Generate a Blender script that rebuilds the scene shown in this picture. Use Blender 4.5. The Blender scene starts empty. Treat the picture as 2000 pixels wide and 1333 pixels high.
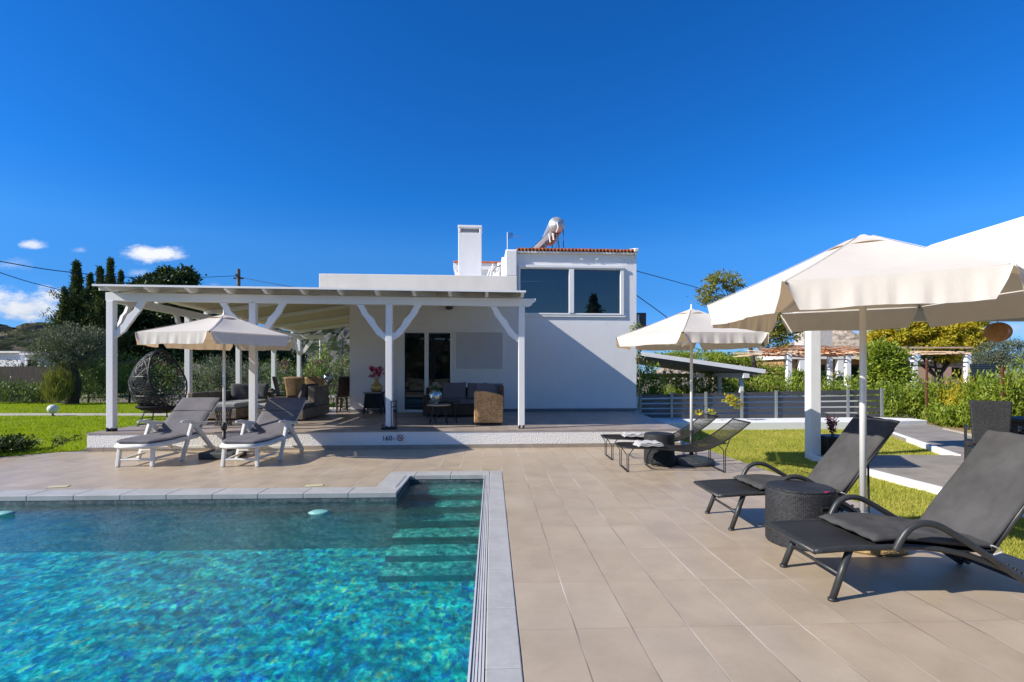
import bpy, bmesh, math, random
import numpy as np
from mathutils import Vector, Matrix
from math import sin, cos, pi, radians as R, atan2, sqrt

# ---------------------------------------------------------------- camera, world, sun, exposure
F, CX, HY, CH = 980.0, 1000.0, 732.0, 1.34          # focal length in photo px, principal column, horizon row, eye height
S = bpy.context.scene
col = S.collection
cd = bpy.data.cameras.new("camera"); cam = bpy.data.objects.new("camera", cd); col.objects.link(cam)
cd.sensor_width = 36; cd.lens = F / 2000 * 36; cd.shift_y = (HY - 666.5) / 2000
cd.clip_start = .05; cd.clip_end = 6000
cam.location = (0, 0, CH); cam.rotation_euler = (R(90), 0, 0)
S.camera = cam
SUN_EL, SUN_AZ = R(33), atan2(-.945, -.33)            # azimuth of the sun seen from the ground, x = sin, y = cos
SUND = Vector((sin(SUN_AZ) * cos(SUN_EL), cos(SUN_AZ) * cos(SUN_EL), sin(SUN_EL)))
sl = bpy.data.lights.new("sun", 'SUN'); so = bpy.data.objects.new("sun", sl); col.objects.link(so)
sl.energy = 4.4; sl.angle = R(.5); sl.color = (1.0, .93, .82)
so.rotation_euler = (-SUND).to_track_quat('-Z', 'Y').to_euler()
S.view_settings.view_transform = 'Standard'; S.view_settings.look = 'None'
S.view_settings.exposure = 0.62; S.view_settings.gamma = 1
S.render.engine = 'CYCLES'
S.cycles.max_bounces = 10; S.cycles.transparent_max_bounces = 24; S.cycles.transmission_bounces = 8
S.cycles.diffuse_bounces = 4; S.cycles.glossy_bounces = 4
S.cycles.caustics_refractive = False; S.cycles.caustics_reflective = False
S.cycles.sample_clamp_indirect = 6

# ---------------------------------------------------------------- node helpers
class NT:
    def __init__(s, nt):
        s.nt = nt; s.L = nt.links
    def node(s, t, **k):
        n = s.nt.nodes.new(t)
        for a, b in k.items(): setattr(n, a, b)
        return n
    def put(s, sock, v):
        if isinstance(v, bpy.types.NodeSocket): s.L.new(v, sock)
        elif v is not None:
            if hasattr(sock, 'default_value'):
                try: sock.default_value = v
                except Exception: sock.default_value = (v[0], v[1], v[2], 1)
    def m(s, op, a, b=None, c=None, clamp=False):
        n = s.node('ShaderNodeMath', operation=op); n.use_clamp = clamp
        s.put(n.inputs[0], a)
        if b is not None: s.put(n.inputs[1], b)
        if c is not None: s.put(n.inputs[2], c)
        return n.outputs[0]
    def mix(s, f, a, b, mode='MIX'):
        n = s.node('ShaderNodeMix', data_type='RGBA', blend_type=mode)
        s.put(n.inputs[0], f); s.put(n.inputs[6], c4(a)); s.put(n.inputs[7], c4(b))
        return n.outputs[2]
    def noise(s, vec, scale, detail=4, rough=.55, dim='3D'):
        n = s.node('ShaderNodeTexNoise', noise_dimensions=dim)
        if vec is not None: s.put(n.inputs['Vector'], vec)
        n.inputs['Scale'].default_value = scale; n.inputs['Detail'].default_value = detail
        n.inputs['Roughness'].default_value = rough
        return n.outputs[0]
    def ramp(s, f, stops, interp='LINEAR'):
        n = s.node('ShaderNodeValToRGB'); n.color_ramp.interpolation = interp
        e = n.color_ramp.elements
        while len(e) > 1: e.remove(e[0])
        e[0].position = stops[0][0]; e[0].color = c4(stops[0][1])
        for p, c in stops[1:]:
            x = e.new(p); x.color = c4(c)
        s.put(n.inputs[0], f)
        return n.outputs[0]
    def maprange(s, v, a, b, c=0., d=1., smooth=False):
        n = s.node('ShaderNodeMapRange'); n.interpolation_type = 'SMOOTHSTEP' if smooth else 'LINEAR'
        s.put(n.inputs[0], v)
        for i, q in enumerate((a, b, c, d)): s.put(n.inputs[i + 1], q)
        return n.outputs[0]
    def sep(s, v):
        n = s.node('ShaderNodeSeparateXYZ'); s.put(n.inputs[0], v); return n.outputs
    def comb(s, x, y, z):
        n = s.node('ShaderNodeCombineXYZ'); s.put(n.inputs[0], x); s.put(n.inputs[1], y); s.put(n.inputs[2], z); return n.outputs[0]
    def bump(s, h, strength=.3, dist=.01, nrm=None):
        n = s.node('ShaderNodeBump'); s.put(n.inputs['Height'], h)
        n.inputs['Strength'].default_value = strength; n.inputs['Distance'].default_value = dist
        if nrm is not None: s.put(n.inputs['Normal'], nrm)
        return n.outputs[0]
def c4(c):
    if isinstance(c, (int, float)): return (c, c, c, 1)
    if isinstance(c, bpy.types.NodeSocket): return c
    return tuple(c) + (1,) if len(c) == 3 else tuple(c)
def newmat(name):
    m = bpy.data.materials.new(name); m.use_nodes = True
    m.node_tree.nodes.clear(); n = NT(m.node_tree)
    out = n.node('ShaderNodeOutputMaterial')
    return m, n, out
def principled(n, out, colr, rough=.6, metal=0., nrm=None, spec=.5, **kw):
    p = n.node('ShaderNodeBsdfPrincipled')
    n.put(p.inputs['Base Color'], c4(colr)); n.put(p.inputs['Roughness'], rough)
    p.inputs['Metallic'].default_value = metal; p.inputs['Specular IOR Level'].default_value = spec
    if nrm is not None: n.put(p.inputs['Normal'], nrm)
    for k, v in kw.items(): n.put(p.inputs[k], v)
    if out is not None: n.L.new(p.outputs[0], out.inputs[0])
    return p
def objco(n): return n.node('ShaderNodeTexCoord').outputs['Object']
def simple(name, c, rough=.6, metal=0., var=.12, scale=3., bump=.0, bscale=40., bdist=.004, spec=.5, stain=0., c2=None):
    """a plain material with large and fine tonal variation and optional bump"""
    m, n, out = newmat(name); co = objco(n)
    a = n.noise(co, scale, 5); b = n.noise(co, scale * 9, 3)
    f = n.m('ADD', n.m('MULTIPLY', a, .7), n.m('MULTIPLY', b, .3))
    c2 = c2 or tuple(x * (1 - var) for x in c)
    c1 = tuple(min(1, x * (1 + var * .5)) for x in c)
    colr = n.mix(n.maprange(f, .35, .65), c2, c1)
    if stain:
        st = n.maprange(n.noise(co, scale * .6, 6, .7), .56, .75)
        colr = n.mix(n.m('MULTIPLY', st, stain), colr, tuple(x * .55 for x in c))
    nr = None
    if bump: nr = n.bump(n.noise(co, bscale, 5, .6), bump, bdist)
    rg = n.maprange(b, .3, .7, rough * .88, min(1, rough * 1.12))
    principled(n, out, colr, rg, metal, nr, spec)
    return m

# ---------------------------------------------------------------- world: Nishita sky with a few clouds by direction
W = bpy.data.worlds.new("World"); S.world = W; W.use_nodes = True
wn = NT(W.node_tree); W.node_tree.nodes.clear()
wo = wn.node('ShaderNodeOutputWorld'); bg = wn.node('ShaderNodeBackground')
sky = wn.node('ShaderNodeTexSky', sky_type='NISHITA'); sky.sun_disc = False
sky.sun_elevation = SUN_EL; sky.sun_rotation = SUN_AZ
sky.air_density = 1.0; sky.dust_density = .25; sky.ozone_density = 3.4; sky.altitude = 0
hs = wn.node('ShaderNodeHueSaturation'); hs.inputs['Saturation'].default_value = 1.28; hs.inputs['Value'].default_value = 1.0
hs.inputs['Hue'].default_value = .5
dirv = wn.node('ShaderNodeTexCoord').outputs['Generated']
dx, dy, dz = wn.sep(dirv)
tint = wn.ramp(dz, [(0, (.085, .15, .31)), (.08, (.075, .150, .29)), (.15, (.078, .168, .275)), (.23, (.105, .215, .315)), (.32, (.062, .21, .333)), (.6, (.062, .21, .333)), (1, (.08, .21, .30))])
tint = wn.mix(wn.maprange(dy, -.15, .25), (.195, .235, .295), tint)
tv = wn.node('ShaderNodeVectorMath', operation='MULTIPLY'); wn.L.new(sky.outputs[0], hs.inputs['Color']); wn.put(tv.inputs[0], hs.outputs[0]); wn.put(tv.inputs[1], tint)
ts = wn.node('ShaderNodeVectorMath', operation='SCALE'); wn.put(ts.inputs[0], tv.outputs[0]); ts.inputs[3].default_value = 4.
dys = wn.m('MAXIMUM', dy, .05)
ax = wn.m('DIVIDE', dx, dys); az = wn.m('DIVIDE', dz, dys)
p3 = wn.comb(ax, wn.m('MULTIPLY', az, 2.0), 0.)
nz = wn.noise(p3, 9, 8, .62); nf = wn.noise(p3, 30, 6, .65)
nn = wn.m('ADD', wn.m('MULTIPLY', nz, .72), wn.m('MULTIPLY', nf, .28))
mask = None
def blob(px, py, rx, ry, amt=1.0, soft=1.):
    global mask
    u = wn.m('DIVIDE', wn.m('SUBTRACT', ax, (px - CX) / F), rx / F)
    v = wn.m('DIVIDE', wn.m('SUBTRACT', az, (HY - py) / F), ry / F)
    d = wn.m('SQRT', wn.m('ADD', wn.m('MULTIPLY', u, u), wn.m('MULTIPLY', v, v)))
    w = wn.m('SUBTRACT', 1.15, d)                      # 1.15 at the centre, below 0 outside
    w = wn.m('ADD', wn.m('MULTIPLY', w, .9), wn.m('MULTIPLY', wn.m('SUBTRACT', nn, .5), 4.2))
    w = wn.m('MULTIPLY', wn.maprange(w, .0, 1.0 * soft, 0, 1, True), amt)
    mask = w if mask is None else wn.m('MAXIMUM', mask, w)
for b in ((52, 598, 92, 32, 1.), (95, 582, 45, 24, 1.), (-40, 590, 80, 45, 1.), (298, 496, 66, 15, .95), (57, 477, 26, 8, .75), (158, 488, 16, 8, .5, 1.6),
          (15, 518, 40, 12, .6, 2.), (272, 534, 30, 9, .45, 1.8), (1680, 645, 60, 20, .9, 1.5), (1590, 655, 60, 26, .55, 2.), (1985, 640, 60, 22, .7, 1.8),
          (420, 556, 26, 6, .3, 1.8), (-300, 560, 200, 50, .9), (2300, 600, 180, 40, .8)):
    blob(*b)
inb = wn.maprange(dy, .15, .3)
mask = wn.m('MULTIPLY', mask, inb)
lowc = wn.maprange(wn.m('ADD', az, wn.m('MULTIPLY', wn.m('SUBTRACT', nn, .5), .16)), .10, .18)
ccol = wn.mix(lowc, (4.4, 5.0, 6.0), (7.6, 7.7, 8.0))
skyc = wn.mix(mask, ts.outputs[0], ccol)
wn.put(bg.inputs[0], skyc); bg.inputs[1].default_value = .085
wn.L.new(bg.outputs[0], wo.inputs[0])

# ---------------------------------------------------------------- pixel -> place helpers (photo pixels of 2000 x 1333)
def G(px, py, z=0.):
    Y = (CH - z) * F / (py - HY); return Vector(((px - CX) / F * Y, Y, z))
def at(px, py, Y): return Vector(((px - CX) / F * Y, Y, CH + (HY - py) / F * Y))
def sc(px, Y): return px / F * Y                       # size of px photo pixels at depth Y
class Frame:
    def __init__(s, o, deg):
        s.a = R(deg); s.o = Vector(o); s.u = Vector((cos(s.a), sin(s.a), 0)); s.v = Vector((-sin(s.a), cos(s.a), 0))
    def w(s, u, v, z=0.): return s.o + s.u * u + s.v * v + Vector((0, 0, z))
    def ray(s, px, py, v):
        """local (u, z) where the line of sight through a photo pixel meets the plane v = const"""
        d = Vector(((px - CX) / F, 1, (HY - py) / F))
        e = Vector((0, 0, CH)); ov = s.o.xy.dot(s.v.xy)
        t = (v + ov - e.xy.dot(s.v.xy)) / d.xy.dot(s.v.xy)
        P = e + d * t
        return (P - s.o).xy.dot(s.u.xy), P.z - s.o.z
PF = Frame((0, 0, 0), 2.28)                            # pool and deck axes
HF = Frame((0, 13.72, 0), 3.6)                         # house axes, v = 0 is the front wall
TZ = .32                                               # terrace height

# ---------------------------------------------------------------- mesh helpers
class MB:
    def __init__(s): s.V = []; s.Fc = []; s.mi = []; s.cur = 0
    def add(s, vs, fs):
        o = len(s.V); s.V += [tuple(v) for v in vs]; s.Fc += [tuple(i + o for i in f) for f in fs]; s.mi += [s.cur] * len(fs); return s
    def box(s, x0, x1, y0, y1, z0, z1):
        vs = [(x, y, z) for z in (z0, z1) for y in (y0, y1) for x in (x0, x1)]
        return s.add(vs, [(0, 2, 3, 1), (4, 5, 7, 6), (0, 1, 5, 4), (2, 6, 7, 3), (0, 4, 6, 2), (1, 3, 7, 5)])
    def cbox(s, c, dx, dy, dz, rz=0., M=None):
        M = M or Matrix.Rotation(rz, 4, 'Z'); c = Vector(c)
        vs = [c + M @ Vector((x * dx / 2, y * dy / 2, z * dz / 2)) for z in (-1, 1) for y in (-1, 1) for x in (-1, 1)]
        return s.add(vs, [(0, 2, 3, 1), (4, 5, 7, 6), (0, 1, 5, 4), (2, 6, 7, 3), (0, 4, 6, 2), (1, 3, 7, 5)])
    def beam(s, a, b, w, h, up=(0, 0, 1), h1=None):
        a, b = Vector(a), Vector(b); d = (b - a).normalized(); up = Vector(up)
        r = d.cross(up)
        if r.length < 1e-4: r = d.cross(Vector((1, 0, 0)))
        r.normalize(); q = r.cross(d).normalized(); h1 = h if h1 is None else h1
        vs = []
        for p, hh in ((a, h), (b, h1)):
            for i, j in ((-1, -1), (1, -1), (1, 1), (-1, 1)): vs.append(p + r * i * w / 2 + q * j * hh / 2)
        return s.add(vs, [(0, 1, 2, 3), (7, 6, 5, 4), (0, 4, 5, 1), (1, 5, 6, 2), (2, 6, 7, 3), (3, 7, 4, 0)])
    def tube(s, pts, r, n=8, closed=False, cap=True):
        pts = [Vector(p) for p in pts]; m = len(pts)
        rr = r if isinstance(r, (list, tuple)) else [r] * m
        tg = []
        for i in range(m):
            a = pts[(i - 1) % m] if (closed or i > 0) else pts[0]; b = pts[(i + 1) % m] if (closed or i < m - 1) else pts[-1]
            t = (b - a); tg.append(t.normalized() if t.length > 1e-9 else Vector((0, 0, 1)))
        nv = tg[0].cross(Vector((0, 0, 1)))
        if nv.length < .1: nv = tg[0].cross(Vector((1, 0, 0)))
        nv.normalize(); vs = []
        for i in range(m):
            nv = (nv - tg[i] * nv.dot(tg[i])); nv.normalize(); bn = tg[i].cross(nv)
            for k in range(n):
                a = 2 * pi * k / n; vs.append(pts[i] + (nv * cos(a) + bn * sin(a)) * rr[i])
        fs = []
        for i in range(m if closed else m - 1):
            j = (i + 1) % m
            for k in range(n):
                l = (k + 1) % n; fs.append((i * n + k, i * n + l, j * n + l, j * n + k))
        if cap and not closed:
            fs.append(tuple(range(n))[::-1]); fs.append(tuple((m - 1) * n + k for k in range(n)))
        return s.add(vs, fs)
    def lathe(s, prof, c=(0, 0, 0), n=24):
        vs = []; c = Vector(c)
        for r, z in prof:
            for k in range(n):
                a = 2 * pi * k / n; vs.append(c + Vector((max(r, 1e-4) * cos(a), max(r, 1e-4) * sin(a), z)))
        fs = []
        for i in range(len(prof) - 1):
            for k in range(n):
                l = (k + 1) % n; fs.append((i * n + k, i * n + l, (i + 1) * n + l, (i + 1) * n + k))
        fs.append(tuple(range(n))[::-1]); fs.append(tuple((len(prof) - 1) * n + k for k in range(n)))
        return s.add(vs, fs)
    def prism(s, poly, z0, z1):
        n = len(poly)
        vs = [(x, y, z0) for x, y in poly] + [(x, y, z1) for x, y in poly]
        fs = [tuple(range(n))[::-1], tuple(range(n, 2 * n))] + [(i, (i + 1) % n, n + (i + 1) % n, n + i) for i in range(n)]
        return s.add(vs, fs)
    def plate(s, poly, o, ax1, ax2, th):
        """a polygon in the plane (ax1, ax2) through o, extruded by the vector th"""
        o, ax1, ax2, th = Vector(o), Vector(ax1), Vector(ax2), Vector(th); n = len(poly)
        a = [o + ax1 * p + ax2 * q for p, q in poly]; vs = a + [v + th for v in a]
        return s.add(vs, [tuple(range(n))[::-1], tuple(range(n, 2 * n))] + [(i, (i + 1) % n, n + (i + 1) % n, n + i) for i in range(n)])
    def sheet(s, f, nu, nv, wrap=False):
        vs = [f(i / nu, j / nv) for j in range(nv + 1) for i in range(nu + 1)]; w = nu + 1
        return s.add(vs, [(j * w + i, j * w + i + 1, (j + 1) * w + i + 1, (j + 1) * w + i) for j in range(nv) for i in range(nu)])
    def grid_wall(s, us, zs, solid, v0, v1):
        """wall in the (u, z) plane from a grid; solid(i, j) tells which cells exist"""
        nu, nz_ = len(us) - 1, len(zs) - 1; ids = {}; vs = []; fs = []
        def vid(i, j, k):
            key = (i, j, k)
            if key not in ids: ids[key] = len(vs); vs.append((us[i], (v0, v1)[k], zs[j]))
            return ids[key]
        ok = lambda i, j: 0 <= i < nu and 0 <= j < nz_ and solid((us[i] + us[i + 1]) / 2, (zs[j] + zs[j + 1]) / 2)
        for i in range(nu):
            for j in range(nz_):
                if not ok(i, j): continue
                fs.append((vid(i, j, 0), vid(i + 1, j, 0), vid(i + 1, j + 1, 0), vid(i, j + 1, 0)))
                fs.append((vid(i, j, 1), vid(i, j + 1, 1), vid(i + 1, j + 1, 1), vid(i + 1, j, 1)))
                if not ok(i - 1, j): fs.append((vid(i, j, 0), vid(i, j + 1, 0), vid(i, j + 1, 1), vid(i, j, 1)))
                if not ok(i + 1, j): fs.append((vid(i + 1, j, 0), vid(i + 1, j, 1), vid(i + 1, j + 1, 1), vid(i + 1, j + 1, 0)))
                if not ok(i, j - 1): fs.append((vid(i, j, 0), vid(i, j, 1), vid(i + 1, j, 1), vid(i + 1, j, 0)))
                if not ok(i, j + 1): fs.append((vid(i, j + 1, 0), vid(i + 1, j + 1, 0), vid(i + 1, j + 1, 1), vid(i, j + 1, 1)))
        return s.add(vs, fs)
    def build(s, name, m, parent=None, smooth=False, bevel=0., auto=None, thick=0., sub=0):
        me = bpy.data.meshes.new(name); me.from_pydata(s.V, [], s.Fc)
        ms = m if isinstance(m, (list, tuple)) else [m]
        for x in ms: me.materials.append(x)
        if len(ms) > 1: me.polygons.foreach_set('material_index', s.mi)
        if smooth: me.polygons.foreach_set('use_smooth', [True] * len(me.polygons))
        me.validate(); me.update()
        o = bpy.data.objects.new(name, me); col.objects.link(o)
        if parent is not None: o.parent = parent
        if thick:
            q = o.modifiers.new('thickness', 'SOLIDIFY'); q.thickness = thick; q.offset = 0
        if bevel:
            q = o.modifiers.new('edges', 'BEVEL'); q.width = bevel; q.segments = 2; q.limit_method = 'ANGLE'; q.angle_limit = R(40)
        if sub:
            q = o.modifiers.new('sub', 'SUBSURF'); q.levels = sub; q.render_levels = sub
        return o
def tag(o, label=None, cat=None, group=None, kind=None):
    if label: o['label'] = label
    if cat: o['category'] = cat
    if group: o['group'] = group
    if kind: o['kind'] = kind
    return o
def thing(name, label, cat, loc=(0, 0, 0), rz=0., group=None):
    o = bpy.data.objects.new(name, None); col.objects.link(o); o.location = loc; o.rotation_euler = (0, 0, rz)
    o.empty_display_size = .1
    return tag(o, label, cat, group)
def copy_tree(o, parent=None):
    c = o.copy(); col.objects.link(c)
    if parent is not None: c.parent = parent
    for ch in [x for x in o.children]:
        copy_tree(ch, c)
    return c
def smooth_path(pts, k=6):
    pts = [Vector(p) for p in pts]; out = []
    P = [pts[0] * 2 - pts[1]] + pts + [pts[-1] * 2 - pts[-2]]
    for i in range(1, len(P) - 2):
        for j in range(k):
            t = j / k; a, b, c, d = P[i - 1], P[i], P[i + 1], P[i + 2]
            out.append(.5 * ((2 * b) + (c - a) * t + (2 * a - 5 * b + 4 * c - d) * t * t + (3 * b - a - 3 * c + d) * t ** 3))
    out.append(pts[-1]); return out
rng = np.random.default_rng(11)
random.seed(5)
def np_mesh(name, verts, faces, m, parent=None, attr=None, smooth=False):
    """fast mesh from arrays: verts (n,3), faces (k,4) or (k,3)"""
    me = bpy.data.meshes.new(name); k = faces.shape[1]
    me.vertices.add(len(verts)); me.vertices.foreach_set('co', verts.astype(np.float32).ravel())
    me.loops.add(faces.size); me.loops.foreach_set('vertex_index', faces.astype(np.int32).ravel())
    me.polygons.add(len(faces)); me.polygons.foreach_set('loop_start', np.arange(0, faces.size, k, dtype=np.int32))
    me.polygons.foreach_set('loop_total', np.full(len(faces), k, dtype=np.int32))
    me.materials.append(m)
    me.update(calc_edges=True)
    if attr is not None:
        a = me.attributes.new('rnd', 'FLOAT', 'POINT'); a.data.foreach_set('value', attr.astype(np.float32))
    o = bpy.data.objects.new(name, me); col.objects.link(o)
    if parent is not None: o.parent = parent
    return o
def leaf_arrays(P, length, width, up=.0, droop=0., dirs=None):
    """diamond leaves at points P with random direction; returns verts, faces, rnd"""
    n = len(P)
    d = rng.normal(size=(n, 3)) if dirs is None else dirs + rng.normal(size=(n, 3)) * .45
    d[:, 2] += up; d /= np.linalg.norm(d, axis=1)[:, None] + 1e-9
    q = rng.normal(size=(n, 3)); s_ = np.cross(d, q); s_ /= np.linalg.norm(s_, axis=1)[:, None] + 1e-9
    L = (length * rng.uniform(.6, 1.3, n))[:, None]; Wd = (width * rng.uniform(.7, 1.2, n))[:, None]
    nn_ = np.cross(d, s_)
    v = np.stack([P, P + d * L * .5 + s_ * Wd * .5 + nn_ * L * .06, P + d * L - nn_ * L * .05, P + d * L * .5 - s_ * Wd * .5 + nn_ * L * .06], 1)
    f = np.arange(4 * n).reshape(n, 4)
    return v.reshape(-1, 3), f, np.repeat(rng.uniform(0, 1, n), 4)
def join_arrays(parts):
    vs, fs, rs = [], [], []; o = 0
    for v, f, r in parts: vs.append(v); fs.append(f + o); rs.append(r); o += len(v)
    return np.concatenate(vs), np.concatenate(fs), np.concatenate(rs)
def ball_points(n, c, rad, shell=.0):
    d = rng.normal(size=(n, 3)); d /= np.linalg.norm(d, axis=1)[:, None]
    r = rng.uniform(shell ** 3, 1, n) ** (1 / 3)
    return np.array(c) + d * r[:, None] * np.array(rad), d
def leafmat(name, stops, rough=.55, trans=.35, scale=1.3):
    m, n, out = newmat(name)
    at_ = n.node('ShaderNodeAttribute', attribute_name='rnd').outputs['Fac']
    big = n.noise(objco(n), scale, 3)
    f = n.m('ADD', n.m('MULTIPLY', at_, .55), n.m('MULTIPLY', n.maprange(big, .3, .7), .45))
    c = n.ramp(f, stops)
    p = principled(n, None, c, rough, spec=.35)
    t = n.node('ShaderNodeBsdfTranslucent'); n.put(t.inputs[0], n.mix(.5, c, (1., 1., .3), 'MULTIPLY'))
    mx = n.node('ShaderNodeMixShader'); mx.inputs[0].default_value = trans
    n.L.new(p.outputs[0], mx.inputs[1]); n.L.new(t.outputs[0], mx.inputs[2]); n.L.new(mx.outputs[0], out.inputs[0])
    return m
# ================================================================ materials of the setting
def deck_material():
    m, n, out = newmat('deck_tiles'); co = objco(n); x, y, z = n.sep(co)
    tx, ty = .3015, .596
    fx = n.m('DIVIDE', n.m('SUBTRACT', x, .14), tx); fy = n.m('DIVIDE', n.m('SUBTRACT', y, 2.63), ty)
    ix = n.m('FLOOR', fx); iy = n.m('FLOOR', fy)
    ux = n.m('MULTIPLY', n.m('PINGPONG', fx, .5), tx)          # distance to nearest joint (long)
    uy = n.m('MULTIPLY', n.m('PINGPONG', fy, .5), ty)
    wn_ = n.node('ShaderNodeTexWhiteNoise', noise_dimensions='2D'); n.put(wn_.inputs[0], n.comb(ix, iy, 0.))
    tone = wn_.outputs[0]
    off = n.comb(n.m('MULTIPLY', ix, 7.3), n.m('MULTIPLY', iy, 3.1), 0.)
    va = n.node('ShaderNodeVectorMath', operation='ADD'); n.put(va.inputs[0], co); n.put(va.inputs[1], off)
    cloud = n.noise(va.outputs[0], 2.6, 6, .62); fine = n.noise(va.outputs[0], 30, 5, .7)
    f = n.m('ADD', n.m('MULTIPLY', cloud, .8), n.m('MULTIPLY', fine, .2))
    base = n.ramp(f, [(.3, (.368, .290, .202)), (.5, (.428, .342, .242)), (.7, (.480, .390, .280))])
    base = n.mix(n.m('MULTIPLY', n.m('SUBTRACT', tone, .5), .08), base, (1., .93, .82))
    st = n.maprange(n.noise(co, .55, 5, .6), .48, .72)
    base = n.mix(n.m('MULTIPLY', st, .16), base, (.27, .235, .20))
    st2 = n.maprange(n.noise(co, 1.7, 7, .75), .60, .74)
    base = n.mix(n.m('MULTIPLY', st2, .14), base, (.20, .17, .145))
    jn = n.noise(co, 2.2, 3)
    jw = n.maprange(n.m('SUBTRACT', ux, n.maprange(jn, .35, .65, .0018, .0036)), 0, .0016, 1, 0)
    jv = n.maprange(uy, .0009, .0022, 1, 0)
    jc = n.mix(n.maprange(n.noise(co, .9, 2), .42, .60), (.22, .17, .13), (.66, .58, .49))
    c = n.mix(n.m('MULTIPLY', jw, .9), base, jc)
    c = n.mix(n.m('MULTIPLY', jv, .38), c, (.17, .14, .11))
    h = n.m('SUBTRACT', n.m('MULTIPLY', fine, .25), n.m('MAXIMUM', jw, jv))
    principled(n, out, c, n.maprange(cloud, .3, .7, .30, .48), nrm=n.bump(h, .35, .003), spec=.5)
    return m
def terrace_material():
    m, n, out = newmat('terrace_tiles'); co = objco(n); x, y, z = n.sep(co)
    t = .33
    px_ = n.m('MULTIPLY', n.m('PINGPONG', n.m('DIVIDE', x, t), .5), t); py_ = n.m('MULTIPLY', n.m('PINGPONG', n.m('DIVIDE', y, t), .5), t)
    j = n.maprange(n.m('MINIMUM', px_, py_), .002, .004, 1, 0)
    w = n.node('ShaderNodeTexWhiteNoise', noise_dimensions='2D'); n.put(w.inputs[0], n.comb(n.m('FLOOR', n.m('DIVIDE', x, t)), n.m('FLOOR', n.m('DIVIDE', y, t)), 0.))
    f = n.m('ADD', n.m('MULTIPLY', n.noise(co, 5, 6, .7), .75), n.m('MULTIPLY', w.outputs[0], .25))
    c = n.ramp(f, [(.3, (.25, .205, .17)), (.55, (.35, .29, .24)), (.75, (.44, .37, .31))])
    c = n.mix(n.m('MULTIPLY', j, .7), c, (.20, .18, .16))
    principled(n, out, c, .45, nrm=n.bump(n.m('SUBTRACT', 1, j), .3, .002), spec=.45)
    return m
def stucco(name, c, bscale=38, strength=.8, dist=.02, stain=.25):
    m, n, out = newmat(name); co = objco(n)
    vor = n.node('ShaderNodeTexVoronoi'); vor.inputs['Scale'].default_value = bscale; n.put(vor.inputs['Vector'], co)
    h = n.m('ADD', n.noise(co, bscale * .8, 5, .65), n.m('MULTIPLY', vor.outputs['Distance'], .7))
    s1 = n.maprange(n.noise(co, 1.1, 6, .7), .5, .75)
    cc = n.mix(n.m('MULTIPLY', s1, stain), c, tuple(q * .78 for q in c))
    principled(n, out, cc, .85, nrm=n.bump(h, strength, dist), spec=.2)
    return m
def plaster(name, c, stain=.15):
    m, n, out = newmat(name); co = objco(n); x, y, z = n.sep(co)
    big = n.noise(co, .8, 5, .6); streak = n.noise(n.comb(n.m('MULTIPLY', x, 2.2), n.m('MULTIPLY', y, 2.2), n.m('MULTIPLY', z, .6)), 1., 5, .6)
    k = n.m('MULTIPLY', n.maprange(n.m('ADD', n.m('MULTIPLY', big, .5), n.m('MULTIPLY', streak, .5)), .46, .7), stain)
    cc = n.mix(k, c, tuple(q * .66 for q in c))
    h = n.m('ADD', n.noise(co, 4, 4), n.m('MULTIPLY', n.noise(co, 120, 3), .12))
    principled(n, out, cc, .8, nrm=n.bump(h, .3, .02), spec=.25)
    return m
def paintwood(name, c, wear=.3):
    m, n, out = newmat(name); co = objco(n); x, y, z = n.sep(co)
    g = n.noise(n.comb(n.m('MULTIPLY', x, 30.), n.m('MULTIPLY', y, 30.), n.m('MULTIPLY', z, 2.)), 1., 5, .6)
    ch = n.maprange(n.noise(co, 9, 8, .8), .66, .74)
    cc = n.mix(n.m('MULTIPLY', ch, wear), c, tuple(q * .45 for q in c))
    cc = n.mix(n.m('MULTIPLY', n.maprange(g, .4, .7), .10), cc, tuple(q * .7 for q in c))
    principled(n, out, cc, .5, nrm=n.bump(g, .18, .004), spec=.4)
    return m
def rib_ceiling(name, c, step=.1, axis=1):
    m, n, out = newmat(name); co = objco(n); s_ = n.sep(co)[axis]
    j = n.m('MULTIPLY', n.m('PINGPONG', n.m('DIVIDE', s_, step), .5), step)
    jj = n.maprange(j, .003, .012, 1, 0)
    w = n.node('ShaderNodeTexWhiteNoise', noise_dimensions='1D'); n.put(w.inputs['W'], n.m('FLOOR', n.m('DIVIDE', s_, step)))
    cc = n.mix(n.m('MULTIPLY', w.outputs[0], .22), c, tuple(q * .75 for q in c))
    cc = n.mix(n.m('MULTIPLY', jj, .55), cc, tuple(q * .35 for q in c))
    principled(n, out, cc, .6, nrm=n.bump(n.m('SUBTRACT', 1, jj), .5, .012), spec=.3)
    return m
def glass_pane(name, tint=(.55, .62, .66), see=.5, rough=.01, body=(.01, .014, .018), ior=2.0):
    m, n, out = newmat(name)
    fr = n.node('ShaderNodeFresnel'); fr.inputs[0].default_value = ior
    h = n.noise(objco(n), 1.1, 2)
    gl = n.node('ShaderNodeBsdfGlossy'); gl.inputs['Roughness'].default_value = rough; gl.inputs[0].default_value = (.9, .95, 1, 1)
    n.put(gl.inputs['Normal'], n.bump(h, .05, .02))
    tr = n.node('ShaderNodeBsdfTransparent'); tr.inputs[0].default_value = c4(tint)
    df = n.node('ShaderNodeBsdfDiffuse'); df.inputs[0].default_value = c4(body)
    a = n.node('ShaderNodeMixShader'); a.inputs[0].default_value = see; n.L.new(df.outputs[0], a.inputs[1]); n.L.new(tr.outputs[0], a.inputs[2])
    b = n.node('ShaderNodeMixShader'); n.L.new(fr.outputs[0], b.inputs[0]); n.L.new(a.outputs[0], b.inputs[1]); n.L.new(gl.outputs[0], b.inputs[2])
    n.L.new(b.outputs[0], out.inputs[0]); return m
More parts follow.
